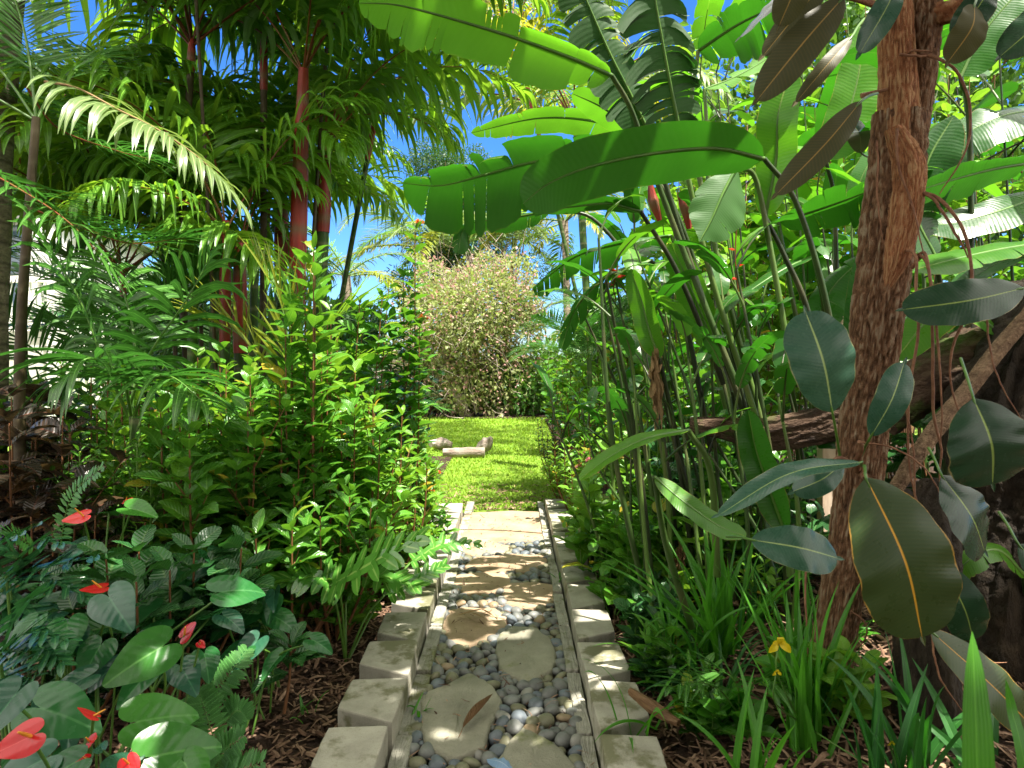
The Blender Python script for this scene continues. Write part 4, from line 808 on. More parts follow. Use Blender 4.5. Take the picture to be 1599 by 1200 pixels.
lip('red stemmed palm with a dark shaft vanishing up into the leaves left of the tallest', 412, 35, 4.9, FULL, 130, .024, px0=405, seed=3)
lip('short red stemmed palm low at the left of the clump with a bright red shaft', 352, 345, 4.3, [(170, 2, .8), (215, 1, .8), (130, 0, .8), (70, 1, .8), (250, 3, .6)], 525, .030, px0=350, seed=4)
lip('short red stemmed palm with an orange red shaft beside the green ringed canes', 374, 380, 4.5, [(190, 1, .7), (20, 0, .8), (110, 1, .8)], 548, .040, px0=378, seed=5)
lip('slim red stemmed palm tucked behind the tallest one', 440, 250, 5.4, [(180, 1, .9), (100, 0, .8), (240, 2, .8), (0, 2, .8), (300, 3, .7)], 430, .045, px0=436, seed=6)
lip('red stemmed palm with its crown high at the top left of the view', 300, 60, 4.7, FULL, 110, .024, px0=318, seed=7)
lip('front palm whose long hanging leaflets curtain the upper left', 300, -110, 4.3, FULL, -60, .011, px0=352, seed=14)
for i, (px, py, d, a) in enumerate(((520, -60, 4.9, 0),)):
    lip(['palm with curtains of hanging leaflets right of the tallest shaft', 'palm with hanging leaflets over the top middle of the clump', 'palm with hanging leaflets near the top left corner', 'palm with hanging leaflets over the blue gap at the top', 'palm crown behind the tallest shaft', 'palm crown behind the cream coloured frond'][i], px, py, d, FULL, py + 50, .013, px0=468, seed=40 + i)
for i, (px, py, d, b_) in enumerate(((40, 300, 4.9, 60), (235, 300, 5.6, 280), (330, 300, 6.0, 340), (190, 420, 4.6, 215), (420, 320, 6.6, 410))):
    lip(['low crowned palm at the left edge in front of the house', 'low palm behind the young palm', 'low crowned palm between the short red shafts', 'lowest palm whose fronds touch the young palm', 'low palm filling the back of the clump'][i], px, py, d, FULL, py + 40, .018, px0=b_, seed=60 + i, s=.85)
def lipy(label, px, pyt, d, seed, s=1.0, px0=None):
    top = P(px, pyt, d); base = P(px0 or px, 700, d); base[2] = .05
    return palm('lipstick_palm', label, base, top, .024, .024, [(a, k, 1.) for a, k in ((0, 0), (35, 1), (80, 0), (120, 1), (160, 0), (200, 2), (240, 1), (280, 0), (320, 2), (345, 1))], LIPY, 'bamboo', seed, 'red stemmed palms in the clump on the left', shaft=(.25, 'redshaft'), s=s)
lipy('palm with yellowing drooping fronds hanging against the sky right of the clump', 610, 60, 6.4, 21, 1.0, 478)
lipy('yellow fronded palm standing behind the long banana leaf at the top middle', 800, 40, 8.5, 22, 1.1, 960)
palm('areca_palm', 'dense yellow green palm behind the top of the banana plant', P(930, 700, 9.5) * (1, 1, 0), P(900, 200, 9.5), .05, .05, [(a, k, 1.3) for a, k in ((0, 0), (35, 1), (80, 0), (120, 1), (160, 0), (200, 2), (240, 1), (280, 0), (320, 2))], LIPY, 'bamboo', 23)
for i, (px, d, top_) in enumerate(((296, 4.0, 455), (330, 4.4, 420), (392, 4.7, 400), (420, 4.2, 470))):
    mb = MB(); b_ = P(px, 700, d); b_[2] = 0; tube(mb, [b_, (b_ + P(px + 4, top_, d)) / 2, P(px + 6, top_, d)], np.array([.034, .026]), 12, 20, vs=1)
    o = mb.build('palm_cane', M['bamboo']); origin(o, b_); tag(o, ['thick olive green ringed cane at the left of the palm clump', 'green ringed cane behind the low red shaft', 'green ringed cane right of the orange red shaft', 'front green ringed cane rising from the bright shrubs'][i], 'palm cane', 'green ringed canes of the palm clump')
# the pale sunlit frond and individual fronds hanging in the upper left
root = thing('areca_palm', 'palm at the left whose pale sunlit frond hangs across the upper left', 'palm', (-2.35, 3.3, .08))
mt = MB(); tube(mt, [(-2.35, 3.3, 0), (-2.38, 3.3, 1.2), (-2.3, 3.3, 2.4)], np.array([.03, .024, .018]), 12, 20); fin(mt.build('trunk', M['darkcane']), root)
mb_ = dict(rachm='stem')
free_frond(root, PP([(70, 128, 3.2), (120, 138, 3.1), (185, 172, 3.0), (250, 205, 2.95), (320, 255, 2.9), (378, 320, 2.9)]), 'palmw', 'husk', nleaf=30, L=.33, W=.017, hang=2.6, a0=80, a1=25, t0=.18, vee=.0, rad=.006, seed=3, fold=.2, lp=lambda u: .75 + .25 * np.sin(np.pi * np.clip(u + .2, 0, 1)) - .35 * u ** 3)
free_frond(root, PP([(60, 330, 3.3), (120, 352, 3.2), (200, 380, 3.1), (290, 372, 3.1)]), 'palmd', 'redpet', nleaf=34, L=.42, W=.010, hang=.5, a0=65, a1=25, t0=.05, vee=.25, rad=.006, seed=5)
free_frond(root, PP([(-60, 250, 3.0), (20, 290, 3.0), (110, 350, 2.9), (190, 440, 2.9)]), 'palmd', 'redpet', nleaf=34, L=.42, W=.010, hang=.6, a0=65, a1=25, t0=.05, vee=.25, rad=.006, seed=6)
free_frond(root, PP([(40, 135, 3.4), (90, 200, 3.5), (180, 235, 3.5), (240, 250, 3.5)]), 'palmd', 'redpet', nleaf=26, L=.35, W=.010, hang=.8, a0=65, a1=25, t0=.05, vee=.25, rad=.006, seed=7)
for i, (a, k) in enumerate(((170, 1), (200, 2), (140, 0), (100, 1), (120, 2))): put_frond(ARE[k], root, (.05, 0, 2.3), a, s=.85)
for i, (x, y, h_, s_) in enumerate(((-2.6, 4.4, 1.6, .9), (-2.9, 5.6, 2.2, 1.0), (-1.9, 6.2, 1.3, .8), (-2.9, 6.6, 1.8, .9), (-3.6, 6.6, 2.5, 1.), (-1.5, 5.6, .8, .7))):
    palm('areca_palm', ['dark feathery palm behind the maroon bush', 'dark feathery palm further back on the left', 'low feathery palm behind the tall shrub stems', 'feathery palm deep behind the red palm clump', 'big dark palm closing the far left', 'small feathery palm behind the upright leafy shrubs'][i], (x, y, 0), (x, y, h_ * .55), .045, .035,
         [(a + i * 20, kk, s_) for a, kk in ((0, 0), (50, 1), (100, 2), (150, 1), (200, 2), (250, 1), (300, 1), (340, 0))], ARE, 'bamboo', 70 + i, 'feathery palms behind the shrubs on the left')
# young broad-leaflet palm in the left middle
root = thing('young_palm', 'young palm with long broad drooping leaflets in the left middle', 'palm', tuple(P(215, 800, 3.1) * (1, 1, 0) + (0, 0, .08)))
kw = dict(nleaf=16, L=.40, W=.017, hang=1.6, a0=75, a1=35, t0=.25, vee=.1, rad=.008, fold=.2)
free_frond(root, PP([(200, 640, 3.1), (230, 560, 3.05), (290, 470, 3.0), (330, 400, 3.0)]), 'palmd', 'stem', seed=1, **kw)
free_frond(root, PP([(200, 650, 3.1), (160, 560, 3.0), (120, 460, 2.95), (40, 330, 2.9)]), 'palmd', 'stem', seed=2, **kw)
free_frond(root, PP([(205, 650, 3.1), (190, 590, 2.9), (140, 560, 2.7), (90, 600, 2.6)]), 'palmd', 'stem', seed=3, **kw)
free_frond(root, PP([(210, 650, 3.1), (230, 600, 2.95), (270, 590, 2.8), (330, 640, 2.7)]), 'palmd', 'stem', seed=4, **kw)
free_frond(root, PP([(205, 650, 3.1), (210, 540, 3.2), (190, 450, 3.3), (150, 400, 3.4)]), 'palmd', 'stem', seed=6, **kw)
mt = MB()
for i in range(7): tube(mt, [P(213, 800, 3.1) * (1, 1, 0), P(205 + i * 2, 650, 3.1)], .01, 6, 6)
fin(mt.build('stem', M['bamboo']), root)
# bright striped palm leaves at (450,520)
root = thing('young_palm', 'young palm with stiff bright yellow green leaflets beside the red shafts', 'palm', tuple(P(445, 760, 3.9) * (1, 1, 0)))
kw = dict(nleaf=15, L=.5, W=.017, hang=.35, a0=60, a1=30, t0=.2, vee=.3, rad=.008, fold=.2)
for i, pts in enumerate(([(440, 640), (450, 560), (440, 480), (400, 400)], [(440, 640), (480, 560), (520, 500), (600, 470)], [(440, 640), (410, 570), (370, 520), (320, 500)], [(440, 640), (455, 560), (480, 490), (500, 420)], [(440, 640), (470, 600), (520, 570), (590, 560)])):
    free_frond(root, PP(pts, 3.8 + .1 * i), 'palmy' if i in (0, 2) else 'palm', 'stem', seed=20 + i, **kw)
mt = MB(); tube(mt, [P(445, 760, 3.9) * (1, 1, 0), P(440, 640, 3.9)], .02, 8, 6); fin(mt.build('stem', M['bamboo']), root)

# shrubs -------------------------------------------------------------------------------------
sh = dict(group='leafy shrubs filling the left bed')
def gx(px, d): return (px - 799.5) * d / F
shrub('shrub', 'tall upright shrub with stacked paired leaves beside the lawn gap', 'shrub', (gx(640, 4.0), 4.0, .05), 2.0, .09, 4, 20, .11, 'shrub', [T_oval[0], T_wide[0]], seed=1, el=.1, twigs=0, flowers=('orange', 2, .03), **sh)
shrub('shrub', 'tall upright shrub with a pale bare stem leaning right toward the gap', 'shrub', (gx(560, 3.9), 3.9, .05), 1.72, .18, 6, 18, .12, 'shrub', [T_oval[1], T_wide[0]], seed=2, lean=(.12, 0), el=.1, twigs=1, **sh)
shrub('shrub', 'tall shrub with arching slim glossy leaves in front of the palm clump', 'shrub', (gx(478, 3.1), 3.1, .05), 1.78, .13, 5, 21, .15, 'shrub', [T_oval[1], T_slim[0]], seed=3, el=.15, twigs=0, **sh)
shrub('shrub', 'glossy shrub with white glinting leaves right of the tall slim one', 'shrub', (gx(535, 3.25), 3.25, .05), 1.12, .22, 7, 13, .13, 'shrub', [T_oval[1]], seed=4, el=.15, twigs=1, **sh)
shrub('shrub', 'dense bright shrub in the middle of the left bed', 'shrub', (gx(420, 3.5), 3.5, .05), 1.25, .35, 10, 13, .12, 'shrub', [T_oval[0], T_wide[1]], seed=5, twigs=2, **sh)
shrub('shrub', 'bright green shrub behind the left kerb with orange red flower heads', 'shrub', (gx(650, 4.3), 4.3, .05), .62, .18, 10, 10, .085, 'shrubb', [T_oval[0]], seed=6, flowers=('orange', 3, .03), twigs=2, **sh)
shrub('shrub', 'small bright shrub at the corner of path and lawn on the left', 'shrub', (gx(665, 5.1), 5.1, .05), .45, .12, 8, 9, .08, 'shrubb', [T_oval[0], T_slim[0]], seed=7, flowers=('redflower', 1, .03), twigs=2, **sh)
shrub('shrub', 'leafy shrub spilling toward the kerb below the upright stems', 'shrub', (gx(605, 3.6), 3.6, .05), .75, .28, 10, 11, .10, 'shrubb', [T_oval[0], T_slim[1]], seed=8, twigs=2, **sh)
shrub('shrub', 'glossy shrub with rosettes of long leaves left of the bright ones', 'shrub', (gx(330, 2.9), 2.9, .08), .98, .36, 10, 10, .15, 'shrub', [T_oval[1], T_oval[0]], seed=9, twigs=2, whorl=3, **sh)
shrub('shrub', 'fine leaved shrub behind the upper anthuriums', 'shrub', (gx(215, 2.9), 2.9, .08), .95, .35, 12, 22, .06, 'shrub', [T_slim[0], T_oval[0]], seed=10, twigs=3, stemm='stem', **sh)
shrub('shrub', 'fine leaved green shrub under the young palm', 'shrub', (gx(270, 3.5), 3.5, .08), 1.05, .4, 12, 22, .07, 'shrub', [T_slim[0], T_oval[0]], seed=11, twigs=3, stemm='stem', **sh)
shrub('shrub', 'medium green shrub between the palm canes and the bright shrubs', 'shrub', (gx(380, 4.0), 4.0, .08), 1.1, .4, 10, 14, .10, 'shrub', [T_oval[0], T_wide[0]], seed=12, twigs=2, **sh)
shrub('shrub', 'green shrub low behind the cut leaf plant', 'shrub', (gx(520, 2.9), 2.9, .05), .72, .25, 10, 10, .11, 'shrub', [T_oval[0], T_oval[1]], seed=13, twigs=2, **sh)
shrub('shrub', 'low mixed shrub spreading beneath the tall slim one', 'shrub', (gx(455, 2.75), 2.75, .05), .62, .25, 9, 10, .13, 'shrub', [T_oval[0], T_oval[1]], seed=14, twigs=1, **sh)
shrub('shrub', 'dense low shrub lining the lawn edge on the left', 'shrub', (gx(600, 5.3), 5.3, .03), .85, .3, 12, 12, .09, 'shrub', [T_oval[0], T_wide[0]], seed=15, twigs=2, **sh)
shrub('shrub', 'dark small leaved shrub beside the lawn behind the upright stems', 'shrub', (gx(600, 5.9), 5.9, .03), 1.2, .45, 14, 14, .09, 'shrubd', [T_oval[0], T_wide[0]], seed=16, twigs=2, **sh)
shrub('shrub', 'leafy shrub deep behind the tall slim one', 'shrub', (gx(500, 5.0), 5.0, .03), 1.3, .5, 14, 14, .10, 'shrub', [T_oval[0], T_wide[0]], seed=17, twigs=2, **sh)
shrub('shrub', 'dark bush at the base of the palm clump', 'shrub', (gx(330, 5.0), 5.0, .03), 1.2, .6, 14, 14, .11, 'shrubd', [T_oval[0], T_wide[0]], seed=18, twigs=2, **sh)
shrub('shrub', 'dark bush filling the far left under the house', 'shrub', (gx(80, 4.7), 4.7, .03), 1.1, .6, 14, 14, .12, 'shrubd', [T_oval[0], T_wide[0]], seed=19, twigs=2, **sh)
shrub('croton_shrub', 'dark maroon leaved shrub at the left edge with big drooping leaves', 'shrub', (gx(60, 2.9), 2.9, .08), 1.08, .30, 6, 8, .20, 'maroon', [T_wide[1], T_oval[1]], seed=20, el=-.1, twigs=1, group=None)
shrub('croton_shrub', 'maroon leaved shrub behind and right of the edge one', 'shrub', (gx(20, 3.5), 3.5, .08), 1.1, .34, 6, 8, .20, 'maroon', [T_wide[1], T_oval[1]], seed=21, el=-.1, twigs=1, group=None)
shrub('croton_shrub', 'low maroon shrub near the top of the anthurium patch', 'shrub', (gx(110, 2.6), 2.6, .08), .6, .3, 6, 7, .15, 'maroon', [T_wide[0], T_oval[1]], seed=22, el=0, twigs=1, group=None)
shrub('shrub', 'dark glossy shrub with broad blue green leaves above the ferns', 'shrub', (gx(270, 2.3), 2.3, .08), .58, .26, 8, 6, .15, 'shrubd', [T_oval[0], T_wide[0]], seed=23, el=.1, twigs=1, whorl=3, **sh)
shrub('shrub', 'small glossy seedling standing on the mulch beside the kerb', 'shrub', (gx(440, 2.28), 2.28, .05), .30, .05, 1, 5, .135, 'shrubd', [T_oval[1]], seed=24, el=.0, twigs=0, whorl=3, start=.6, **sh)
shrub('shrub', 'second dark shrub tangled among the anthuriums at the left', 'shrub', (gx(130, 2.2), 2.2, .08), .45, .24, 6, 6, .13, 'shrubd', [T_wide[0]], seed=25, el=.0, twigs=1, **sh)
shrub('shrub', 'leafy low shrub at the foot of the red palms', 'shrub', (gx(420, 5.6), 5.6, .03), 1.5, .5, 12, 14, .12, 'shrub', [T_oval[0], T_wide[0]], seed=26, twigs=2, **sh)
shrub('shrub', 'bushy plant behind the young palm on the left', 'shrub', (gx(150, 3.9), 3.9, .05), 1.3, .5, 12, 12, .13, 'shrub', [T_oval[1], T_wide[0]], seed=27, twigs=2, **sh)
for i, (px, d, h_, m_) in enumerate(((250, 3.3, 1.15, 'shrubb'), (340, 3.4, 1.25, 'shrubb'), (420, 3.0, 1.15, 'shrub'), (170, 3.4, 1.0, 'shrub'), (500, 3.6, 1.45, 'shrubb'), (570, 3.4, 1.05, 'shrubb'))):
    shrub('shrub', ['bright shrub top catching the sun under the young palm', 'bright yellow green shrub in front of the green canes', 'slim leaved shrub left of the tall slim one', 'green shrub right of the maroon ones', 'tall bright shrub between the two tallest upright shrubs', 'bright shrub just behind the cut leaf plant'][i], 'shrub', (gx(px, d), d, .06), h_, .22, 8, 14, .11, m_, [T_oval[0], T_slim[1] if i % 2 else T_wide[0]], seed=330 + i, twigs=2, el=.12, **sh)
# small ground plants by the kerb
for i, (px, py, h_, n_) in enumerate(((610, 930, .14, 5), (560, 975, .12, 5), (640, 900, .20, 6), (590, 905, .22, 6), (540, 940, .20, 6), (665, 870, .2, 6), (680, 850, .25, 6), (530, 990, .09, 4), (575, 880, .3, 7), (640, 860, .32, 7))):
    p = G(px, py, .05); shrub('ground_plant', ['low leafy plant touching the kerb beside the second block row', 'tiny bright weed on the mulch left of the kerb', 'low bright plant hanging over the far kerb blocks', 'leafy plant under the cut leaf', 'low plant in the shade of the cut leaf', 'small bright plant leaning on the kerb', 'bright arching plant where the kerb disappears', 'tiny two leaved weed on bare mulch', 'leafy plant behind the cut leaf', 'bright plant behind the far kerb'][i], 'plant', p, h_, .09, n_, 5, .085, 'shrubb' if i % 3 else 'shrub', [T_oval[0], T_slim[1]], seed=200 + i, twigs=1, rad=.003, stemm='stem', group='small plants beside the left kerb')
# cut-leaf plant
root = thing('cut_leaf_plant', 'cut leaf philodendron with a shiny feathered leaf pointing at the path', 'plant', tuple(P(540, 930, 2.75) * (1, 1, 0)))
for i, (pts, s_) in enumerate((([(515, 915, 2.62), (555, 893, 2.56), (600, 868, 2.52), (648, 845, 2.52)], .95), ([(540, 880, 2.9), (600, 900, 2.85), (650, 915, 2.8)], .7), ([(530, 920, 2.7), (490, 900, 2.65), (440, 905, 2.6)], .8), ([(600, 930, 2.9), (650, 905, 2.95), (690, 885, 3.0)], .6), ([(640, 880, 3.2), (690, 850, 3.25), (740, 850, 3.3)], .6))):
    mb = MB(); lobed_leaf(mb, PP(pts), (.1, -.6, .8), Lf=.13 * s_, nf=8, Wf=.026 * s_, core=.04 * s_, seed=i, a0=95, a1=30); lf = fin(mb.build('leaf', M['cut']), root)
    mt = MB(); q = P(*pts[0]); tube(mt, [P(540, 930, 2.75) * (1, 1, 0), (P(540, 930, 2.75) * (1, 1, 0) + q) / 2 + (0, 0, .05), q], .005, 6, 8); st = mt.build('stalk', M['stem']); st.data.transform(root.matrix_basis.inverted()); st.parent = lf
# lobed philodendrons at the left edge
for j, (bx, by, lab, lv) in enumerate(((30, 2.05, 'philodendron with blue green fingered leaves at the left edge, upper of two', [((10, 900), (60, 845), (95, 850)), ((10, 900), (90, 880), (150, 870)), ((15, 905), (80, 905), (140, 935)), ((0, 900), (40, 880), (-20, 840)), ((0, 910), (40, 950), (80, 985)), ((5, 900), (-10, 860), (60, 820))]),
                                  (20, 1.75, 'philodendron with blue green fingered leaves at the left edge, lower of two', [((0, 1020), (50, 985), (100, 1000)), ((0, 1020), (60, 1010), (95, 1035)), ((0, 1030), (30, 950), (60, 930)), ((-10, 1040), (20, 1060), (50, 1060))]))):
    root = thing('philodendron', lab, 'philodendron', tuple(P(bx, 1100, by) * (1, 1, 0)), 'fingered philodendrons at the left edge')
    for i, p3 in enumerate(lv):
        pts = [(x, y, by - .06 * k + .02 * i) for k, (x, y) in enumerate(p3)]
        mb = MB(); lobed_leaf(mb, PP(pts), (.1 - .2 * (i % 2), -.35, .9), Lf=.085, nf=8, Wf=.011, core=.016, seed=i + 10 * j, a0=85, a1=20, hang=.3, var=.3 + .1 * i); lf = fin(mb.build('leaf', M['xan']), root)
        mt = MB(); q = P(*pts[0]); b0 = P(bx, 1100, by) * (1, 1, 0); tube(mt, [b0, (b0 + q) / 2 + (0, 0, .05), q], .004, 6, 8); st = mt.build('stalk', M['stem']); st.data.transform(root.matrix_basis.inverted()); st.parent = lf
# anthuriums (photo positions of the petiole joint, tip, and leaf size)
def AL(px, py, d, tx, ty, s, n=(0, -.45, .9), m=None, dz=0.0):
    c = P(px, py, d); dx = (tx - px) * d / F; dyw = (ty - py) * d / F; th = (py - 555) / F
    a = dyw / (.45 + th) if dyw > 0 else dyw / th * .7
    if abs(a) < .25 * abs(dx): a = .25 * abs(dx)
    dv = np.array([dx, -a, -.45 * a if a > 0 else .1 * a]); s = s * .88; return (c, dv, n, s, m)
anthurium('anthurium with a broad heart leaf pointing right above the bare mulch', P(170, 1010, 1.95) * (1, 1, 0) + (0, 0, .06),
  [AL(172, 936, 1.85, 222, 972, .15, (-.1, -.6, .8), 'anthb', .10), AL(352, 924, 2.05, 425, 893, .16, (.1, -.55, .8)), AL(240, 955, 2.1, 215, 985, .13, (0, -.4, .9)), AL(330, 960, 2.2, 300, 935, .12, (0, -.3, .9)), AL(90, 945, 2.1, 70, 990, .14, (.2, -.3, .9), 'anthb'), AL(250, 985, 2.0, 200, 1000, .12, (0, -.3, .9))],
  [(P(158, 918, 1.92), (-.4, -.3, 0), (0, -.3, .9), .07, .5)], 1)
anthurium('anthurium with light green folded young leaves left of the upper fern', P(230, 1110, 1.75) * (1, 1, 0) + (0, 0, .06),
  [AL(245, 1015, 1.75, 158, 1090, .16, (.3, -.6, .6), 'anthl'), AL(228, 1055, 1.8, 212, 1100, .12, (0, -.8, .4)), AL(285, 1045, 1.85, 318, 1075, .11, (.3, -.7, .5), 'anthb'), AL(320, 1025, 1.95, 345, 1060, .10, (.2, -.4, .8)), AL(180, 1040, 1.9, 150, 1080, .10, (0, -.4, .8), 'anthb')],
  [(P(288, 992, 1.85), (.25, 0, .25), (-.3, -.7, .6), .065, .9), (P(312, 1005, 1.86), (.4, -.2, -.2), (0, -.5, .8), .03, .5)], 2)
anthurium('anthurium with a wide dark heart leaf near the lower left corner', P(80, 1150, 1.5) * (1, 1, 0) + (0, 0, .06),
  [AL(70, 1108, 1.55, 165, 1115, .17, (-.05, -.55, .8)), AL(20, 1090, 1.5, 15, 1160, .14, (.3, -.5, .7), 'anthb'), AL(10, 1080, 1.65, 30, 1050, .12, (.2, -.3, .9), 'anthb'), AL(60, 1190, 1.35, 30, 1215, .12, (0, -.5, .8), 'anthb'), AL(110, 1195, 1.35, 80, 1220, .11, (0, -.4, .9)), AL(130, 1060, 1.75, 90, 1085, .12, (0, -.3, .9), 'anthb')],
  [(P(48, 1150, 1.22), (-.8, -.25, -.35), (.15, -.75, .65), .085, .1), (P(146, 1118, 1.45), (-.7, -.2, .45), (.5, .2, .6), .05, -.4), (P(140, 1158, 1.42), (.35, -.2, .2), (-.3, -.6, .7), .045, .4), (P(135, 1185, 1.4), (-.4, -.3, 0), (0, -.6, .8), .03, .2)], 3)
anthurium('anthurium with long pale green arrow leaves at the bottom left of the ferns', P(250, 1190, 1.5) * (1, 1, 0) + (0, 0, .06),
  [AL(222, 1126, 1.55, 300, 1090, .15, (.2, -.7, .7), 'anthl'), AL(247, 1180, 1.45, 334, 1140, .16, (.15, -.75, .65), 'anthl'), AL(188, 1200, 1.4, 182, 1140, .12, (.1, -.9, .4), 'anthb'), AL(240, 1140, 1.6, 262, 1180, .11, (0, -.6, .8)), AL(290, 1195, 1.45, 320, 1225, .11, (.1, -.5, .8), 'anthl'), AL(160, 1170, 1.5, 148, 1160, .05, (0, -.6, .8), 'anthb')],
  [(P(200, 1192, 1.33), (.25, -.2, -.25), (-.1, -.5, .8), .055, .2)], 4)
anthurium('anthurium at the back of the patch with red flowers over green leaves', P(150, 900, 2.5) * (1, 1, 0) + (0, 0, .06),
  [AL(205, 795, 2.4, 245, 792, .13, (0, -.5, .85), 'anthl'), AL(170, 800, 2.45, 160, 785, .10, (0, -.4, .9)), AL(130, 850, 2.45, 110, 880, .11, (0, -.4, .9), 'anthb')],
  [(P(130, 806, 2.3), (-.6, -.2, -.15), (.1, -.5, .8), .085, .3), (P(196, 783, 2.45), (.3, 0, .1), (0, -.4, .9), .04, .5)], 5)
for i, (px, py, d, lab) in enumerate(((120, 1000, 1.9, 'small leaved anthurium between the fingered philodendrons and the heart leaves'), (395, 1000, 2.2, 'dark heart leaved anthurium beside the seedling on the mulch'), (30, 960, 2.1, 'anthurium at the left edge under the upper philodendron'), (300, 890, 2.4, 'anthurium at the back right of the patch'), (60, 1120, 1.7, 'anthurium crowded behind the big corner leaf'), (420, 950, 2.4, 'anthurium half hidden under the slim glossy shrub'))):
    g_ = rs(900 + i); lv = []
    for k in range(7):
        ax = px + g_.randn() * 38; ay = py + g_.randn() * 28; lv.append(AL(ax, ay, d - .06 * g_.rand(), ax + g_.randn() * 40, ay + 15 + 40 * g_.rand(), .085 + .05 * g_.rand(), (g_.randn() * .25, -.35, .9), ['anthb', 'anth', 'anth'][k % 3]))
    anthurium(lab, P(px, py + 90, d) * (1, 1, 0) + (0, 0, .06), lv, (), 900 + i)
# ferns
def fern(label, root_p, frs, m='fern', group='ferns in the left foreground', L=.055, W=.008, n=26):
    root = thing('fern', label, 'fern', tuple(root_p), group)
    for i, pts in enumerate(frs):
        free_frond(root, PP(pts), m, 'stem', nleaf=n, L=L, W=W, hang=.25, a0=80, a1=65, t0=.08, vee=0, rad=.002, seed=i + 3, K=3, N=(0, -.6, .8), jit=.08, fold=.1, lp=lambda u: .25 + .75 * np.sin(np.pi * np.clip(.12 + .82 * u, 0, 1)) ** .7, prof='oval')
    return root
fern('sword fern arching up the mulch between anthurium and kerb', P(345, 1190, 1.8) * (1, 1, 0), [[(300, 1150, 1.95), (330, 1090, 1.97), (360, 1050, 2.0), (385, 1015, 2.05)], [(345, 1190, 1.9), (320, 1110, 1.9), (310, 1080, 1.9)]])
fern('low dark fern at the bottom of the left bed', P(350, 1210, 1.75) * (1, 1, 0), [[(330, 1230, 1.75), (345, 1180, 1.75), (380, 1150, 1.75)], [(330, 1230, 1.75), (350, 1215, 1.7), (410, 1190, 1.7)], [(350, 1130, 1.95), (370, 1110, 1.97), (385, 1125, 2.0)], [(320, 1230, 1.7), (310, 1190, 1.7), (325, 1160, 1.72)]])
fern('fern fronds at the left behind the maroon shrub', P(100, 900, 2.4) * (1, 1, 0), [[(60, 860, 2.3), (10, 830, 2.2), (-40, 840, 2.1)], [(90, 880, 2.4), (110, 780, 2.4), (160, 730, 2.4)]])
# grass seedlings on mulch and path
for i, (p, lab) in enumerate(((G(655, 1118, .03), 'bright green grass tuft growing against the large stepping stone'), (G(490, 1120, .05), 'small bright blade tuft on the left mulch'), (G(880, 905, .03), 'thin grass tuft beside the right edging'))):
    sword_clump('grass_tuft', lab, 'grass tuft', p, 5, .10, .006, 45, 400 + i, 'sword', bend=60, group=None)
# ------------------------------------------------------------------ right side
# rubber tree --------------------------------------------------------------------------------
tp = [(1290, 1075, 2.25), (1303, 1010, 2.22), (1316, 930, 2.2), (1330, 850, 2.18), (1342, 740, 2.16), (1352, 640, 2.15), (1366, 540, 2.15), (1378, 440, 2.15), (1391, 330, 2.15), (1400, 240, 2.15), (1404, 180, 2.15)]
b0 = P(1285, 1130, 2.28); b0[2] = .1
root = thing('rubber_tree', 'rubber tree with rough red brown trunk, hanging roots and big leathery leaves at the right', 'tree', tuple(b0))
mt = MB(); pts = np.vstack([b0, PP(tp)]); rad = np.array([.080, .072, .064, .064, .065, .067, .070, .073, .077, .082, .080, .076])
def barktube(mb, pts, rad, n=90, sides=40, amp=.07, seed=0, fl=6, flr=.06):
    p = cat(pts, n); L_ = np.concatenate([[0], np.cumsum(np.linalg.norm(np.diff(p, axis=0), axis=1))]); r = np.interp(np.linspace(0, 1, n), np.linspace(0, 1, len(rad)), rad)
    a = np.linspace(0, 2 * np.pi, sides + 1); A, LL = np.meshgrid(a, L_); g = rs(seed)
    nz = vnoise(np.cos(A) * 2.0 + 5 + np.sin(A), LL * 3.0 + np.sin(A) * 2, 1.6, seed, 4) * amp * 1.6 + flr * np.sin(A * fl + LL * 2.5 + g.rand() * 6) * .35 + flr * np.sin(A * 3 - LL * 1.7) * .5
    rd = np.abs(vnoise(A / 6.2832, LL * 22 / 64., 64, seed + 5, 3)); rd[:, -1] = rd[:, 0]; rv = np.clip(rd * 2.2, 0, 1); nz = nz + (rv - .4) * .085
    T = tang(p); X = nrm(np.cross(T, (0.97, .2, .1))); Y = np.cross(T, X); R_ = r[:, None] * (1 + nz); R_[:, -1] = R_[:, 0]
    V = p[:, None] + R_[..., None] * (np.cos(A)[..., None] * X[:, None] + np.sin(A)[..., None] * Y[:, None])
    mb.add(V.reshape(-1, 3), grid_faces(n, sides + 1), np.stack([A / 6.283, LL], -1).reshape(-1, 2), rv.reshape(-1))
barktube(mt, pts, rad, 420, 150, .09, 1); fin(mt.build('trunk', M['bark']), root)
mt = MB(); barktube(mt, PP([(1402, 230, 2.13), (1402, 150, 2.13), (1400, 70, 2.12), (1396, -30, 2.1), (1384, -140, 2.1)]), [.058, .054, .050, .046, .042], 200, 120, .08, 2); fin(mt.build('limb', M['barkr']), root)
mt = MB(); barktube(mt, PP([(1412, 230, 2.17), (1424, 150, 2.17), (1434, 60, 2.17), (1440, -30, 2.18), (1448, -160, 2.2)]), [.060, .062, .062, .058, .05], 200, 120, .1, 3); fin(mt.build('limb', M['bark']), root)
mt = MB(); barktube(mt, PP([(1440, 30, 2.17), (1470, 22, 2.12), (1510, 8, 2.05), (1560, -40, 2.0)]), [.05, .034, .028, .02], 30, 20, .1, 4); fin(mt.build('limb', M['barkr']), root)
mt = MB(); barktube(mt, PP([(1395, 200, 2.08), (1418, 260, 2.075), (1413, 330, 2.07), (1400, 400, 2.075), (1385, 450, 2.09)]), [.025, .048, .046, .037, .015], 140, 100, .08, 6); fin(mt.build('bark_ridge', M['barkr']), root)
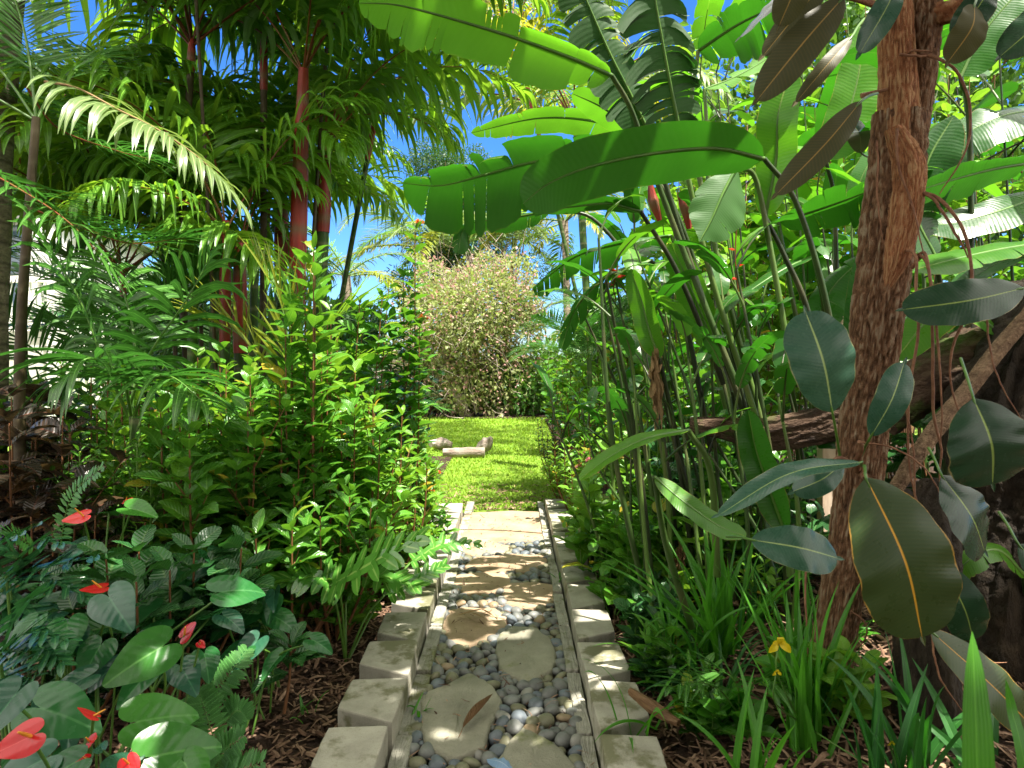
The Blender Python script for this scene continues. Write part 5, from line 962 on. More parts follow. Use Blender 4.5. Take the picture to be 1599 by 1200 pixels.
for i, (pl, r) in enumerate((([(1338, 735, 2.08), (1340, 715, 2.0), (1345, 700, 1.95), (1342, 690, 1.93)], .010), ([(1330, 725, 2.07), (1312, 716, 2.0), (1300, 720, 1.97)], .009), ([(1348, 740, 2.07), (1352, 748, 1.95), (1350, 742, 1.85)], .011), ([(1345, 150, 2.1), (1360, 146, 2.1), (1385, 140, 2.1)], .008), ([(1375, 10, 2.1), (1340, 0, 2.05), (1300, -10, 1.95)], .012))):
    mt = MB(); tube(mt, PP(pl), np.array([r, r * .6]), 8, 10, rough=.05); fin(mt.build('twig', M['root']), root)
roots = [([(1440, 300, 2.05), (1470, 312, 2.0), (1500, 350, 1.98), (1514, 400, 1.97), (1512, 470, 1.97), (1484, 540, 1.97), (1482, 600, 1.97), (1500, 660, 1.97)], .0055),
 ([(1432, 296, 2.05), (1465, 318, 2.0), (1498, 372, 1.99), (1510, 400, 1.99)], .005), ([(1412, 390, 2.05), (1430, 398, 2.0), (1432, 450, 1.98), (1436, 520, 1.98), (1425, 600, 1.98), (1424, 700, 1.98), (1432, 760, 1.98), (1440, 800, 1.97)], .005),
 ([(1425, 420, 2.05), (1440, 402, 2.0), (1453, 430, 1.98), (1458, 520, 1.98), (1460, 600, 1.98), (1462, 650, 1.98), (1474, 700, 1.98), (1470, 740, 1.98), (1474, 787, 1.98)], .0052),
 ([(1430, 400, 2.03), (1445, 395, 2.0), (1452, 420, 1.97), (1462, 480, 1.97), (1470, 560, 1.97), (1472, 640, 1.97), (1470, 690, 1.97)], .0045),
 ([(1440, 85, 2.1), (1466, 90, 2.0), (1495, 112, 1.98), (1512, 160, 1.98), (1510, 215, 1.98), (1490, 260, 1.98), (1462, 300, 2.0)], .0048), ([(1416, 84, 2.08), (1430, 78, 2.06), (1455, 82, 2.06)], .004), ([(1404, 86, 2.06), (1430, 90, 2.05), (1462, 92, 2.08)], .0045),
 ([(1400, 200, 2.04), (1403, 260, 2.03), (1418, 300, 2.03), (1435, 360, 2.02), (1448, 420, 2.02)], .004), ([(1370, 220, 2.05), (1372, 300, 2.04), (1382, 380, 2.04)], .003), ([(1345, 690, 2.0), (1400, 700, 1.95), (1450, 740, 1.9), (1478, 800, 1.88)], .003),
 ([(1455, 992, 1.9), (1460, 1040, 1.88), (1475, 1080, 1.86), (1505, 1120, 1.84)], .003), ([(1470, 1000, 1.8), (1500, 1020, 1.75), (1530, 1035, 1.72), (1572, 1038, 1.7)], .0025), ([(1258, 880, 2.15), (1256, 960, 2.12), (1262, 1030, 2.1), (1300, 1060, 2.05), (1330, 1110, 2.0)], .0035), ([(1328, 955, 2.1), (1350, 975, 2.08), (1352, 1000, 2.08), (1335, 1020, 2.1)], .003),
 ([(1415, 640, 1.99), (1425, 700, 1.98), (1428, 780, 1.97), (1450, 810, 1.95), (1463, 830, 1.95)], .0028), ([(1540, 480, 1.95), (1545, 540, 1.94), (1560, 590, 1.93), (1600, 660, 1.9)], .003)]
for pl, r in roots:
    mt = MB(); p_ = PP(pl); p_ = cat(p_, 26) + np.cumsum(rs(int(pl[0][0])).randn(26, 3), 0) * .0009; tube(mt, p_, np.array([r, r * .9, r * .35]), 7, rough=.06); fin(mt.build('aerial_root', M['root']), root)
def rleaf(b_, t_, w_, d, m='rubber', under=False, N=None, sag=0., tip_d=0., petiole=None, fold=.12, lab=None, curl=-.15, prof='rubber', bowpx=(0, 0)):
    B_, T_ = P(*b_, d), P(*t_, d - tip_d); mid = (B_ + T_) / 2 + np.array([bowpx[0] * d / F + .006 * math.sin(b_[0]), -.035, bowpx[1] * d / F]); mb = MB()
    Nn = np.array(N if N is not None else ((.12, 1, -.25) if under else (-.1, -1, .3)), float)
    tipd = nrm(T_ - B_); blade(mb, [B_, mid, T_], Nn, w_ * d / F / 2 * 1.04, prof, nl=28, mc=4, fold=fold, curl=curl, seed=int(b_[0]), var=rs(int(t_[1]) + 900).rand() * .7, wave=.05)
    blade(mb, [T_ - tipd * .012, T_ + tipd * .02], Nn, .006, 'lance', nl=5, mc=1, fold=.3)
    o = fin(mb.build('leaf', M[m]), root)
    if lab: o['label'] = lab
    mt = MB(); q = P(*petiole, d + .12) if petiole is not None else B_ - tipd * .05; tube(mt, [q, (q + B_) / 2 + (0, 0, .004), B_, B_ + tipd * .04], np.array([.0042, .0035, .003]), 7, 8); st = mt.build('petiole', M['stem']); st.data.transform(root.matrix_basis.inverted()); st.parent = o
rleaf((1300, 645), (1258, 487), 104, 1.9, 'rubbert', petiole=(1312, 715), lab='round grey green leaf standing beside the trunk')
rleaf((1360, 682), (1412, 567), 52, 1.9, 'rubbert', petiole=(1345, 712), bowpx=(-6, 0))
rleaf((1345, 722), (1120, 806), 42, 1.8, 'rubbert', N=(-.3, -.5, .8), bowpx=(-12, 26), fold=.3, tip_d=.1, petiole=(1345, 728))
rleaf((1318, 722), (1238, 768), 46, 1.85, 'rubbert', N=(-.1, -.9, .4), petiole=(1335, 725), fold=-.1)
rleaf((1352, 745), (1440, 996), 152, 1.55, 'rubbero', petiole=(1350, 728), lab='large olive leaf with orange midrib hanging lowest in front', tip_d=.05)
rleaf((1172, 843), (1308, 872), 70, 1.75, 'rubbert', N=(0, -.9, .5), petiole=(1135, 838), bowpx=(0, 8))
rleaf((1520, 622), (1550, 757), 138, 1.75, 'rubber', petiole=(1500, 560))
rleaf((1470, 742), (1538, 862), 100, 1.8, 'rubber', petiole=(1450, 700), N=(.25, -.9, .5))
rleaf((1468, 880), (1520, 1000), 66, 1.85, 'rubber', petiole=(1460, 840), N=(-.3, -.9, .3))
rleaf((1345, 158), (1211, 305), 46, 1.8, 'rubberu', petiole=(1370, 146))
rleaf((1318, -5), (1181, 158), 62, 1.6, 'rubberu', petiole=(1345, -30))
rleaf((1330, 58), (1243, 160), 26, 1.85, 'rubberu', petiole=(1350, 30))
rleaf((1400, -20), (1342, 84), 44, 1.6, 'rubbert', petiole=(1410, -60), N=(-.3, -.9, .4))
rleaf((1262, -70), (1216, 42), 52, 1.55, 'rubberu', petiole=(1300, -100))
rleaf((1300, -40), (1191, 88), 40, 1.75, 'rubberu', petiole=(1330, -60))
rleaf((1522, 8), (1480, 98), 56, 1.9, 'rubberu', petiole=(1530, -20), N=(0, .9, .3))
rleaf((1600, 450), (1408, 484), 76, 1.9, 'rubber', petiole=(1660, 440), N=(0, -.9, .4), bowpx=(0, -4))
rleaf((1452, 984), (1625, 1150), 74, 1.6, 'rubbero', petiole=(1430, 960), N=(.2, -.9, .4), lab='low leaf yellowing to orange at its base')
rleaf((1590, 850), (1680, 960), 70, 1.8, 'rubber', petiole=(1560, 800))
rleaf((1545, -20), (1490, 60), 50, 2.0, 'rubber', petiole=(1560, -50))
rleaf((1250, -30), (1155, 60), 40, 1.9, 'rubber', petiole=(1300, -60), N=(-.4, -.4, .8))
rleaf((1345, 240), (1318, 185), 40, 2.3, 'rubbert', N=(-.3, -.2, .9), petiole=(1380, 260))
rleaf((1660, -10), (1560, 90), 60, 2.0, 'rubber', petiole=(1700, -40))
# canopy of the same tree overhead, shading the path front, plus leaves added behind
g = rs(12); ml = MB(); n_ = 950
pos_screen = np.stack([-3.5 + 7 * g.rand(1500), -4.2 + 2.2 * g.rand(1500), .2 + 4.2 * g.rand(1500)], 1)
pos = np.stack([-1.9 + 4.6 * g.rand(n_), -1.6 + 3.5 * g.rand(n_), 3.3 + 1.3 * g.rand(n_)], 1)
for k, tpl in enumerate([template(1, .28, 'rubber', 6, 2, fold=.15, arch=.1)]): scatter(ml, tpl, pos, dirs(g.rand(n_) * 6.28, g.randn(n_) * .4), np.array([0, 0, 1.]) + g.randn(n_, 3) * .3, .30 + .1 * g.rand(n_), g.rand(n_) * .7)
scatter(ml, tpl, pos_screen, dirs(g.rand(1500) * 6.28, g.randn(1500) * .6), np.array([0, -.3, 1.]) + g.randn(1500, 3) * .5, .34 + .1 * g.rand(1500), g.rand(1500) * .7)  # unseen leaf screen added behind the viewer, keeps bright sky out of reflections
fin(ml.build('crown', M['rubber']), root)
mt = MB()
for k in range(9):
    e = pos[k * 40]; a = P(1445, -160, 2.2) if k % 2 else P(1378, -140, 2.1); tube(mt, [a, (a + e) / 2 + (0, 0, .2), e], np.array([.04, .012]), 8, 10)
fin(mt.build('branch', M['bark']), root)

# dead wood --------------------------------------------------------------------------------
def wood(name, label, pts, rad, m, catg, seed, group=None, amp=.15):
    mb = MB(); barktube(mb, pts, rad, 160, 90, amp, seed, 5, .12); p = np.asarray(pts, float)
    for e, r, s in ((p[0], rad[0], 1), (p[-1], rad[-1], -1)): mb.add(e + np.vstack([[0, 0, 0], (nrm(p[1] - p[0]) * -s * .0)[None]]), np.zeros((0, 3), int))
    o = mb.build(name, M[m]); tag(o, label, catg, group); return origin(o, pts[0])
wood('dead_log', 'dark mossy dead log lying level through the heliconia stems behind the rubber tree', PP([(1078, 664, 3.0), (1130, 668, 2.95), (1200, 676, 2.9), (1270, 668, 2.85), (1330, 650, 2.8), (1420, 610, 2.75), (1520, 570, 2.7), (1680, 540, 2.7)]), [.035, .045, .065, .072, .075, .085, .10, .12], 'log', 'log', 11)
wood('fibrous_branch', 'pale fibrous dead branch rising diagonally to the right edge', PP([(1395, 770, 2.3), (1430, 715, 2.3), (1470, 660, 2.32), (1520, 600, 2.35), (1570, 535, 2.38), (1640, 455, 2.4)]), [.022, .025, .027, .027, .026, .026], 'drybranch', 'branch', 12, amp=.14)
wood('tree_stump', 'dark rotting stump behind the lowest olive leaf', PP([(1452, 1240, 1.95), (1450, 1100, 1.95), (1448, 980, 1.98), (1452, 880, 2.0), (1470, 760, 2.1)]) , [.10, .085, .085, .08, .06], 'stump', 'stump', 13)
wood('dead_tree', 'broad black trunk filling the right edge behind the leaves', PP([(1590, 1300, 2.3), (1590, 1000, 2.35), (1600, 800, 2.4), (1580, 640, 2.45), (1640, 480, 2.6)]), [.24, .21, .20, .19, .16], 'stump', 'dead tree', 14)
wood('dead_log', 'thick dark log sloping behind the hanging roots', PP([(1380, 660, 2.6), (1460, 590, 2.6), (1540, 560, 2.6), (1700, 520, 2.6)]), [.06, .10, .13, .15], 'log', 'log', 15)
wood('fallen_stalk', 'brown dry leaf base lying on the right bed beside the kerb', PP([(985, 1080, 2.2), (1020, 1105, 2.1), (1060, 1130, 2.02)]), [.012, .02, .010], 'deadleaf', 'dead stalk', 16, amp=.1)
mb = MB(); x, y, z = P(1307, 640, 3.6); boxm(mb, x - .075, x + .0, y, y + .07, 0, P(0, 458, 3.6)[2]); boxm(mb, x + .006, x + .085, y + .01, y + .08, 0, P(0, 462, 3.6)[2]); o = mb.build('timber_post', M['post'], smooth=False); tag(o, 'pale raw timber post behind the rubber tree trunk', 'post'); origin(o, (x, y, 0))

# banana plant with the big arching leaves -------------------------------------------------
root = thing('banana_plant', 'big leaved banana plant arching over the path from the right', 'banana plant', tuple(P(1215, 900, 2.9) * (1, 1, 0) + (0, 0, .15)))
def bleaf(pts, w_, N, m='banana', tears=None, tw=.35, fold=.12, droop=.1, curl=0, seed=0, stalk=None, prof='banana', rad=.011, wave=.04, rt=None, nl=40):
    p = PP(pts); d = p[:, 1].mean(); mb = MB(); blade(mb, p, N, w_ * d / F / 2, prof, nl=nl, mc=4, fold=fold, curl=curl, droop=droop, tears=tears, tw=tw, seed=seed, var=rs(seed).rand() * .6 + .1, wave=wave)
    o = fin(mb.build('leaf', M[m]), rt or root); mt = MB(); q = cat(p, 20) - np.array(nrm(N)) * .002; tube(mt, q, np.array([rad * .8, rad * .5, rad * .1]), 6); st = mt.build('midrib', M['stem']); st.data.transform((rt or root).matrix_basis.inverted()); st.parent = o
    if stalk:
        mt = MB(); tube(mt, np.vstack([PP(stalk), p[:1]]), np.array([rad * 1.3, rad * 1.1, rad * .9]), 8, 24, var=rs(seed).rand()); st = mt.build('petiole', M['cane']); st.data.transform((rt or root).matrix_basis.inverted()); st.parent = o
    return o
up_back = (.05, .75, .65)      # we look at the underside: the upper face points up and away
bleaf([(1193, 248, 2.6), (1120, 232, 2.55), (1030, 238, 2.5), (930, 258, 2.45), (860, 285, 2.42), (817, 318, 2.4)], 104, up_back, 'banana', seed=1, stalk=[(1330, 780, 2.8), (1305, 560, 2.75), (1280, 430, 2.7), (1240, 310, 2.65)], fold=.05)
bleaf([(1010, 262, 3.1), (930, 245, 3.0), (840, 252, 2.95), (760, 272, 2.9), (690, 290, 2.88), (628, 286, 2.85)], 116, (.05, .8, .6), 'banana', tears=7, tw=.5, seed=2, droop=.25, stalk=[(1195, 700, 3.2), (1110, 480, 3.2), (1055, 330, 3.15)])
bleaf([(955, 118, 2.7), (890, 90, 2.6), (800, 58, 2.5), (700, 28, 2.4), (620, 8, 2.3), (560, 5, 2.25)], 84, (-.05, .8, .55), 'bananal', tears=9, tw=.5, seed=3, stalk=[(1150, 600, 2.9), (1070, 400, 2.9), (1010, 240, 2.85), (985, 170, 2.8)])
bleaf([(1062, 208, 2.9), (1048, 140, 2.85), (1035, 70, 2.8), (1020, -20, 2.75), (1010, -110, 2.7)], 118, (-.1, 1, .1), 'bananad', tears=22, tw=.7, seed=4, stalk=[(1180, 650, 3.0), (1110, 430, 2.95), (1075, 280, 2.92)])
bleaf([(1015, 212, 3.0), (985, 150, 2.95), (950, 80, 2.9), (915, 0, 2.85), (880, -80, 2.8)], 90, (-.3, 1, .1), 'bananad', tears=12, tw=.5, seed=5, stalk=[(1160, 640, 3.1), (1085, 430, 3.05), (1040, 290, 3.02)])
bleaf([(1008, 206, 3.3), (975, 190, 3.25), (935, 165, 3.2), (893, 146, 3.2)], 52, (0, .6, .8), 'bananal', seed=6, stalk=[(1160, 640, 3.3), (1080, 400, 3.3)])
bleaf([(1000, 214, 3.4), (930, 190, 3.35), (840, 185, 3.3), (735, 208, 3.3)], 46, (0, .7, .75), 'bananal', tears=5, tw=.3, seed=7, stalk=[(1150, 640, 3.4), (1070, 400, 3.4)])
bleaf([(1150, 262, 2.8), (1130, 300, 2.75), (1110, 345, 2.72), (1092, 378, 2.7)], 92, (.1, .95, .2), 'banana', tears=3, tw=.2, seed=8, stalk=[(1240, 600, 2.9), (1205, 400, 2.88), (1180, 280, 2.85)], prof='lance')
bleaf([(1000, 330, 3.0), (950, 318, 2.95), (900, 322, 2.9), (845, 330, 2.9)], 34, (0, .5, .85), 'banana', seed=9, stalk=[(1130, 600, 3.1), (1060, 430, 3.05)])
bleaf([(1048, 368, 3.6), (980, 378, 3.6), (905, 398, 3.6), (865, 425, 3.6), (832, 452, 3.6)], 46, (0, .5, .85), 'banana', tears=12, tw=.7, seed=10, droop=.5, stalk=[(1150, 700, 3.6), (1090, 480, 3.6)])
bleaf([(1015, 408, 3.3), (960, 425, 3.25), (925, 450, 3.2), (895, 490, 3.2), (876, 545, 3.2)], 52, (-.3, .4, .85), 'banana', tears=8, tw=.5, seed=11, droop=.4, stalk=[(1110, 700, 3.3), (1070, 500, 3.3), (1045, 430, 3.3)])
bleaf([(860, 330, 4.2), (800, 340, 4.2), (730, 352, 4.2), (715, 395, 4.2)], 34, (0, .5, .85), 'banana', tears=5, tw=.5, seed=12, droop=.4, stalk=[(1080, 700, 4.2), (1000, 450, 4.2), (930, 345, 4.2)])
bleaf([(1075, 672, 2.4), (1010, 685, 2.3), (950, 715, 2.25), (905, 750, 2.2)], 38, (-.1, -.3, .95), 'bananal', seed=13, droop=.2, stalk=[(1120, 900, 2.5), (1110, 740, 2.45)], fold=.35)
bleaf([(1022, 745, 2.3), (1070, 785, 2.25), (1120, 820, 2.2), (1165, 838, 2.15)], 46, (.4, -.75, .6), 'bananal', seed=14, stalk=[(1080, 980, 2.5), (1040, 850, 2.4)])
bleaf([(1225, 830, 2.5), (1200, 760, 2.5), (1180, 700, 2.5), (1168, 640, 2.5)], 60, (-.4, -.9, .1), 'banana', seed=15, stalk=[(1235, 900, 2.5)], fold=.6)
bleaf([(1640, 378, 2.7), (1560, 390, 2.65), (1490, 405, 2.6), (1425, 422, 2.55)], 64, (0, -.5, .85), 'bananal', tears=3, tw=.2, seed=16, stalk=[(1600, 800, 3.0), (1680, 500, 2.9)])
bleaf([(1640, 250, 2.9), (1560, 262, 2.8), (1490, 280, 2.75), (1425, 300, 2.7)], 74, (0, .6, .8), 'banana', tears=4, tw=.4, seed=17, stalk=[(1620, 800, 3.0), (1690, 400, 3.0)])
bleaf([(1215, 345, 3.4), (1270, 330, 3.3), (1340, 305, 3.2), (1400, 280, 3.2)], 80, (.2, .4, .85), 'banana', tears=6, tw=.6, seed=18, stalk=[(1285, 700, 3.4), (1240, 480, 3.4)])
bleaf([(1195, 340, 2.9), (1212, 250, 2.85), (1215, 180, 2.8), (1235, 110, 2.8)], 62, (-.5, -.8, .2), 'bananal', seed=19, stalk=[(1300, 700, 3.0), (1265, 500, 2.95), (1225, 400, 2.92)])
bleaf([(1270, 400, 3.3), (1225, 420, 3.2), (1170, 455, 3.15), (1120, 492, 3.1)], 48, (-.2, -.1, .95), 'banana', seed=20, stalk=[(1310, 700, 3.4), (1290, 500, 3.4)])
bleaf([(1300, 640, 2.9), (1290, 690, 2.85), (1330, 560, 2.8), (1340, 400, 2.8)], 40, (-.4, -.9, .1), 'banana', seed=21)
bleaf([(1030, 560, 3.0), (1015, 520, 3.0), (1002, 470, 3.0), (985, 420, 3.0)], 46, (-.7, -.6, .2), 'bananal', seed=22, stalk=[(1100, 900, 3.1), (1060, 700, 3.05)])
bleaf([(1120, 560, 3.2), (1095, 490, 3.2), (1070, 430, 3.2), (1048, 380, 3.2)], 50, (-.5, -.7, .2), 'bananal', seed=23, stalk=[(1180, 850, 3.1), (1140, 640, 3.15)])
bleaf([(1090, 80, 3.2), (1150, 40, 3.1), (1210, 10, 3.0), (1280, -30, 2.9)], 90, (.3, .6, .7), 'banana', tears=9, tw=.6, seed=24, stalk=[(1200, 700, 3.2), (1120, 400, 3.2), (1080, 200, 3.2)])
bleaf([(1100, 140, 3.8), (1150, 120, 3.8), (1200, 90, 3.8), (1240, 50, 3.8)], 70, (.3, -.3, .85), 'bananal', tears=6, tw=.6, seed=25, stalk=[(1200, 700, 3.8), (1120, 400, 3.8)])

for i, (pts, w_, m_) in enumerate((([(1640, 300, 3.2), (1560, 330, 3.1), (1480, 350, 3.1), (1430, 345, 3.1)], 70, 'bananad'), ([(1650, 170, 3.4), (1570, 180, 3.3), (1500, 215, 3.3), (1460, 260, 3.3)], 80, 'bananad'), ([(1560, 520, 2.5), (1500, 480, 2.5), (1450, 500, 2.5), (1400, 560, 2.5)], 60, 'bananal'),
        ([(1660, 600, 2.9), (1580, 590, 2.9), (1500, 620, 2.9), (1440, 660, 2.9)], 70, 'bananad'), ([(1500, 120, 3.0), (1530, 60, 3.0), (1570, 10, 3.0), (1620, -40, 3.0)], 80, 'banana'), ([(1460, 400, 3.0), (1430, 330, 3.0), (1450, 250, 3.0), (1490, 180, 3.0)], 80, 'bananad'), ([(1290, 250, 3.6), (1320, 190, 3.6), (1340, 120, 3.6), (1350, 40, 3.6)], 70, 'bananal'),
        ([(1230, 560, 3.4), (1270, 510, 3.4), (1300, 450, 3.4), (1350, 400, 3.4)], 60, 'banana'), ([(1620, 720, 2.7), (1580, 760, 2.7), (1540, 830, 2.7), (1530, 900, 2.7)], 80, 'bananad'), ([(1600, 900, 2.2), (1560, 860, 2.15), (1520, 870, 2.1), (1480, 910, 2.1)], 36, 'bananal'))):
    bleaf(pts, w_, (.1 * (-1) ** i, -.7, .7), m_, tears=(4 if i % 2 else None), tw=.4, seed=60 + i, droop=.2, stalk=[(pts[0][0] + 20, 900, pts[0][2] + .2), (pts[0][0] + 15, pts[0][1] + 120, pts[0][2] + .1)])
# heliconia stalks ----------------------------------------------------------------------------
def heli(loc, top, nl_, seed, label, m='banana', Ll=.75, Wl=.085, flower=None, group='heliconia stalks massed on the right'):
    g = rs(seed); loc = np.asarray(loc, float); top = np.asarray(top, float); rt = thing('heliconia_stalk', label, 'heliconia', tuple(loc), group); mt = MB()
    mid = (loc + top) / 2 + (g.randn() * .04, g.randn() * .04, 0) + np.array([(loc[0] - top[0]) * .12, 0, 0]); pts = cat([loc, mid, top], 20); tube(mt, pts, np.array([.0125, .011, .008, .005]) * (.8 + .4 * g.rand()), 8, var=g.rand()); fin(mt.build('cane', M['cane']), rt)
    ax = nrm(top - mid)
    a0 = g.rand() * 6.28
    for i in range(nl_):
        t = 1 - .09 * i; b_ = pts[min(19, int(t * 19))]; a = a0 + i * 3.0 + g.randn() * .4; e = 75 - 22 * i + g.randn() * 8; l = Ll * (.75 + .4 * g.rand()); q = arc(l * 1.3, e, 60 + 30 * g.rand(), 12, 1.5)
        c, s = math.cos(a), math.sin(a); q = np.stack([q[:, 1] * c - q[:, 0] * s, q[:, 1] * s + q[:, 0] * c, q[:, 2]], 1) + b_
        k = 3; nn = nrm(np.cross(np.cross(q[-1] - q[0], (0, 0, 1.)), q[-1] - q[0])) + g.randn(3) * .25
        mb = MB(); blade(mb, q[k:], nn, Wl * (.8 + .4 * g.rand()), 'banana', nl=18, mc=2, fold=.2, droop=.15, tears=(g.randint(3, 8) if g.rand() < .55 else None), tw=.5, seed=seed * 10 + i, var=g.rand() if m == 'bananal' else g.rand() * .9, wave=.05)
        lf = fin(mb.build('leaf', M[m if g.rand() < .75 else 'bananal']), rt); mt = MB(); tube(mt, q[:k + 5], np.array([.006, .004, .002]), 6, var=g.rand()); st = mt.build('petiole', M['cane']); st.data.transform(rt.matrix_basis.inverted()); st.parent = lf
    return rt
# canes traced from the photograph: base px, top px, depth
canes = [((1040, 880), (962, 440), 3.3), ((1062, 900), (1010, 560), 3.2), ((1090, 905), (995, 470), 3.1), ((1110, 890), (1075, 560), 2.9), ((1130, 900), (1040, 560), 3.3), ((1080, 880), (1030, 610), 3.6), ((1010, 860), (965, 640), 3.6), ((1150, 870), (1110, 540), 3.0), ((1190, 860), (1130, 500), 3.1), ((1215, 880), (1180, 560), 3.0),
         ((1030, 840), (1010, 600), 4.0), ((990, 850), (985, 600), 4.0), ((1235, 850), (1150, 420), 2.8), ((1250, 840), (1120, 400), 3.4), ((1270, 830), (1190, 470), 3.3), ((1160, 830), (1080, 430), 3.7), ((1100, 820), (1050, 480), 4.1), ((1060, 820), (1025, 560), 4.4), ((1130, 800), (1080, 540), 4.4), ((1200, 820), (1120, 480), 4.0), ((1020, 900), (985, 700), 3.1), ((1048, 905), (1035, 690), 2.9), ((1170, 900), (1140, 620), 2.8), ((1240, 900), (1215, 620), 2.7),
         ((1400, 860), (1420, 500), 3.2), ((1480, 860), (1470, 300), 3.6), ((1550, 860), (1500, 100), 3.4), ((1600, 860), (1560, 80), 3.4), ((1360, 830), (1330, 380), 3.8), ((1440, 830), (1430, 250), 4.0)]
g = rs(31)
for i, (b_, t_, d) in enumerate(canes):
    B_ = P(*b_, d); T_ = P(*t_, d); B_[2] = bedz(B_[0], B_[1]) if d < 5.5 else .03
    heli(B_, T_, 2 if i < 24 else 4, 500 + i, 'slender heliconia stalk with a dark green streaked cane right of the path', m='banana', Ll=.34 if i < 24 else .7, Wl=.045 if i < 24 else .09)
for i in range(34):   # the thicket further back
    y = 4.6 + 4.0 * g.rand(); x = .85 + .10 * y * .8 + (0.62 * y - .6) * g.rand(); h = 1.7 + 2.2 * g.rand() * np.clip((x - .8), .15, 1.2)
    heli((x, y, .04), (x - .15 - .3 * g.rand(), y, h), 4, 600 + i, 'leafy sunlit heliconia stalk standing in the dense stand behind the front canes', m='bananal' if i % 2 else 'banana', Ll=.75, Wl=.10, group='leafy heliconia stalks behind the front canes')
for i in range(28):   # thin young canes crowding the front of the thicket
    px = 950 + 300 * g.rand(); d = 2.7 + 1.5 * g.rand(); B_ = P(px, 870, d); B_[2] = bedz(B_[0], B_[1]); h = .5 + 1.3 * g.rand(); T_ = B_ + np.array([-.25 + .30 * g.randn() * .6, .12 * g.randn(), h])
    if B_[0] < .5: continue
    heli(B_, T_, 1 + i % 2, 700 + i, 'thin young heliconia cane crowding the front edge of the thicket', m='bananal' if i % 3 == 0 else 'banana', Ll=.26, Wl=.03, group='thin young canes at the front of the thicket')
# hanging and upright flowers
def hang_flower(label, pts, n, s, m='redflower'):
    p = PP(pts); rt = thing('heliconia_flower', label, 'flower', tuple(p[0])); mt = MB(); tube(mt, p, .003, 6, 16); fin(mt.build('stalk', M['redpet']), rt); q = cat(p, n + 3)
    for i in range(n):
        a = q[i + 2]; sg = 1 if i % 2 else -1; mb = MB(); e = a + np.array([sg * s * .8, -.01, s * .15]); blade(mb, [a, (a + e) / 2 - (0, 0, s * .12), e], (0, -.6, .8), s * .28, 'lance', nl=8, mc=2, fold=.9, seed=i); fin(mb.build('bract', M[m]), rt)
    return rt
hang_flower('red heliconia flower hanging among the canes below the big banana leaf', [(1152, 330, 3.2), (1148, 400, 3.2), (1152, 450, 3.2), (1153, 495, 3.2)], 5, .045)
hang_flower('scarlet heliconia flower at the tip of the leftmost cane', [(962, 470, 3.25), (958, 450, 3.22), (962, 430, 3.2), (965, 415, 3.2)], 3, .06)
def red_sheath(label, pts, r): 
    mb = MB(); tube(mb, PP(pts), np.array(r), 12, 14, rough=.05); o = mb.build('banana_flower', M['redshaft']); tag(o, label, 'flower'); origin(o, PP(pts)[0])
red_sheath('dark red hanging flower spike left of the thick dark petioles', [(1016, 290, 3.4), (1020, 315, 3.4), (1030, 345, 3.4)], [.012, .028, .012])
red_sheath('bright red hanging flower spike right of the thick dark petioles', [(1062, 300, 3.4), (1070, 320, 3.4), (1076, 358, 3.4)], [.016, .034, .012])
for i, pts in enumerate(([(1025, 520, 3.0), (1018, 560, 3.0), (1022, 620, 3.0), (1025, 680, 3.0)], [(1120, 780, 3.2), (1110, 820, 3.2), (1108, 860, 3.2)], [(1050, 850, 3.0), (1055, 880, 3.0), (1052, 920, 3.0)])):
    p = PP(pts); mb = MB()
    for k in range(7): blade(mb, cat(p, 8)[k // 2:] + rs(k).randn(3) * .015, rs(k + 5).randn(3), .022, 'lance', nl=16, fold=.7, wave=.8, seed=k, var=rs(k).rand())
    o = mb.build('dead_leaf', M['deadleaf'] if i else M['husk']); origin(o, p[0]); tag(o, ['long crumpled dead leaf hanging between the canes', 'brown withered leaf low between the canes', 'dry leaf scrap at the foot of the canes'][i], 'dead leaf')

# shrubs on the right -------------------------------------------------------------------------
sr = dict(group='leafy shrubs along the right bed')
shrub('shrub', 'twiggy dark rounded shrub at the right edge of the lawn', 'shrub', (gx(872, 6.3), 6.3, .03), .82, .20, 16, 12, .035, 'shrubd', [T_oval[0]], seed=101, twigs=3, rad=.005, **sr)
shrub('shrub', 'bright green shrub with pink flowers beside the end of the right kerb', 'shrub', (gx(905, 5.0), 5.0, .03), .62, .22, 12, 12, .07, 'shrubb', [T_oval[0], T_slim[0]], seed=102, flowers=('pink', 4, .03), twigs=2, **sr)
shrub('shrub', 'bright low shrub with an orange flower at the lawn corner on the right', 'shrub', (gx(885, 5.5), 5.5, .03), .42, .18, 10, 10, .06, 'shrubb', [T_oval[0]], seed=103, flowers=('orange', 1, .035), twigs=2, **sr)
shrub('shrub', 'mixed green shrub behind the pink flowered one', 'shrub', (gx(945, 5.3), 5.3, .03), 1.1, .35, 12, 14, .09, 'shrub', [T_oval[0], T_wide[0]], seed=104, twigs=2, **sr)
shrub('shrub', 'tall shrub with yellow green leaves under the torn banana leaves', 'shrub', (gx(960, 6.2), 6.2, .03), 1.75, .5, 14, 14, .12, 'shrubb', [T_oval[0], T_wide[0]], seed=105, twigs=2, **sr)
shrub('shrub', 'leafy green shrub far along the right side of the lawn', 'shrub', (gx(905, 8.5), 8.5, .03), 1.3, .5, 14, 14, .12, 'shrub', [T_oval[0], T_wide[0]], seed=106, twigs=2, **sr)
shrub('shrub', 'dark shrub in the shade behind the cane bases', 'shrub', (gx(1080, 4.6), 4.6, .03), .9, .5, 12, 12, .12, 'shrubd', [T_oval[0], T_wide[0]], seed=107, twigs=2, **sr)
shrub('shrub', 'dark shrub behind the dead log', 'shrub', (gx(1230, 4.0), 4.0, .03), .8, .5, 12, 10, .13, 'shrubd', [T_oval[0], T_wide[0]], seed=108, twigs=2, **sr)
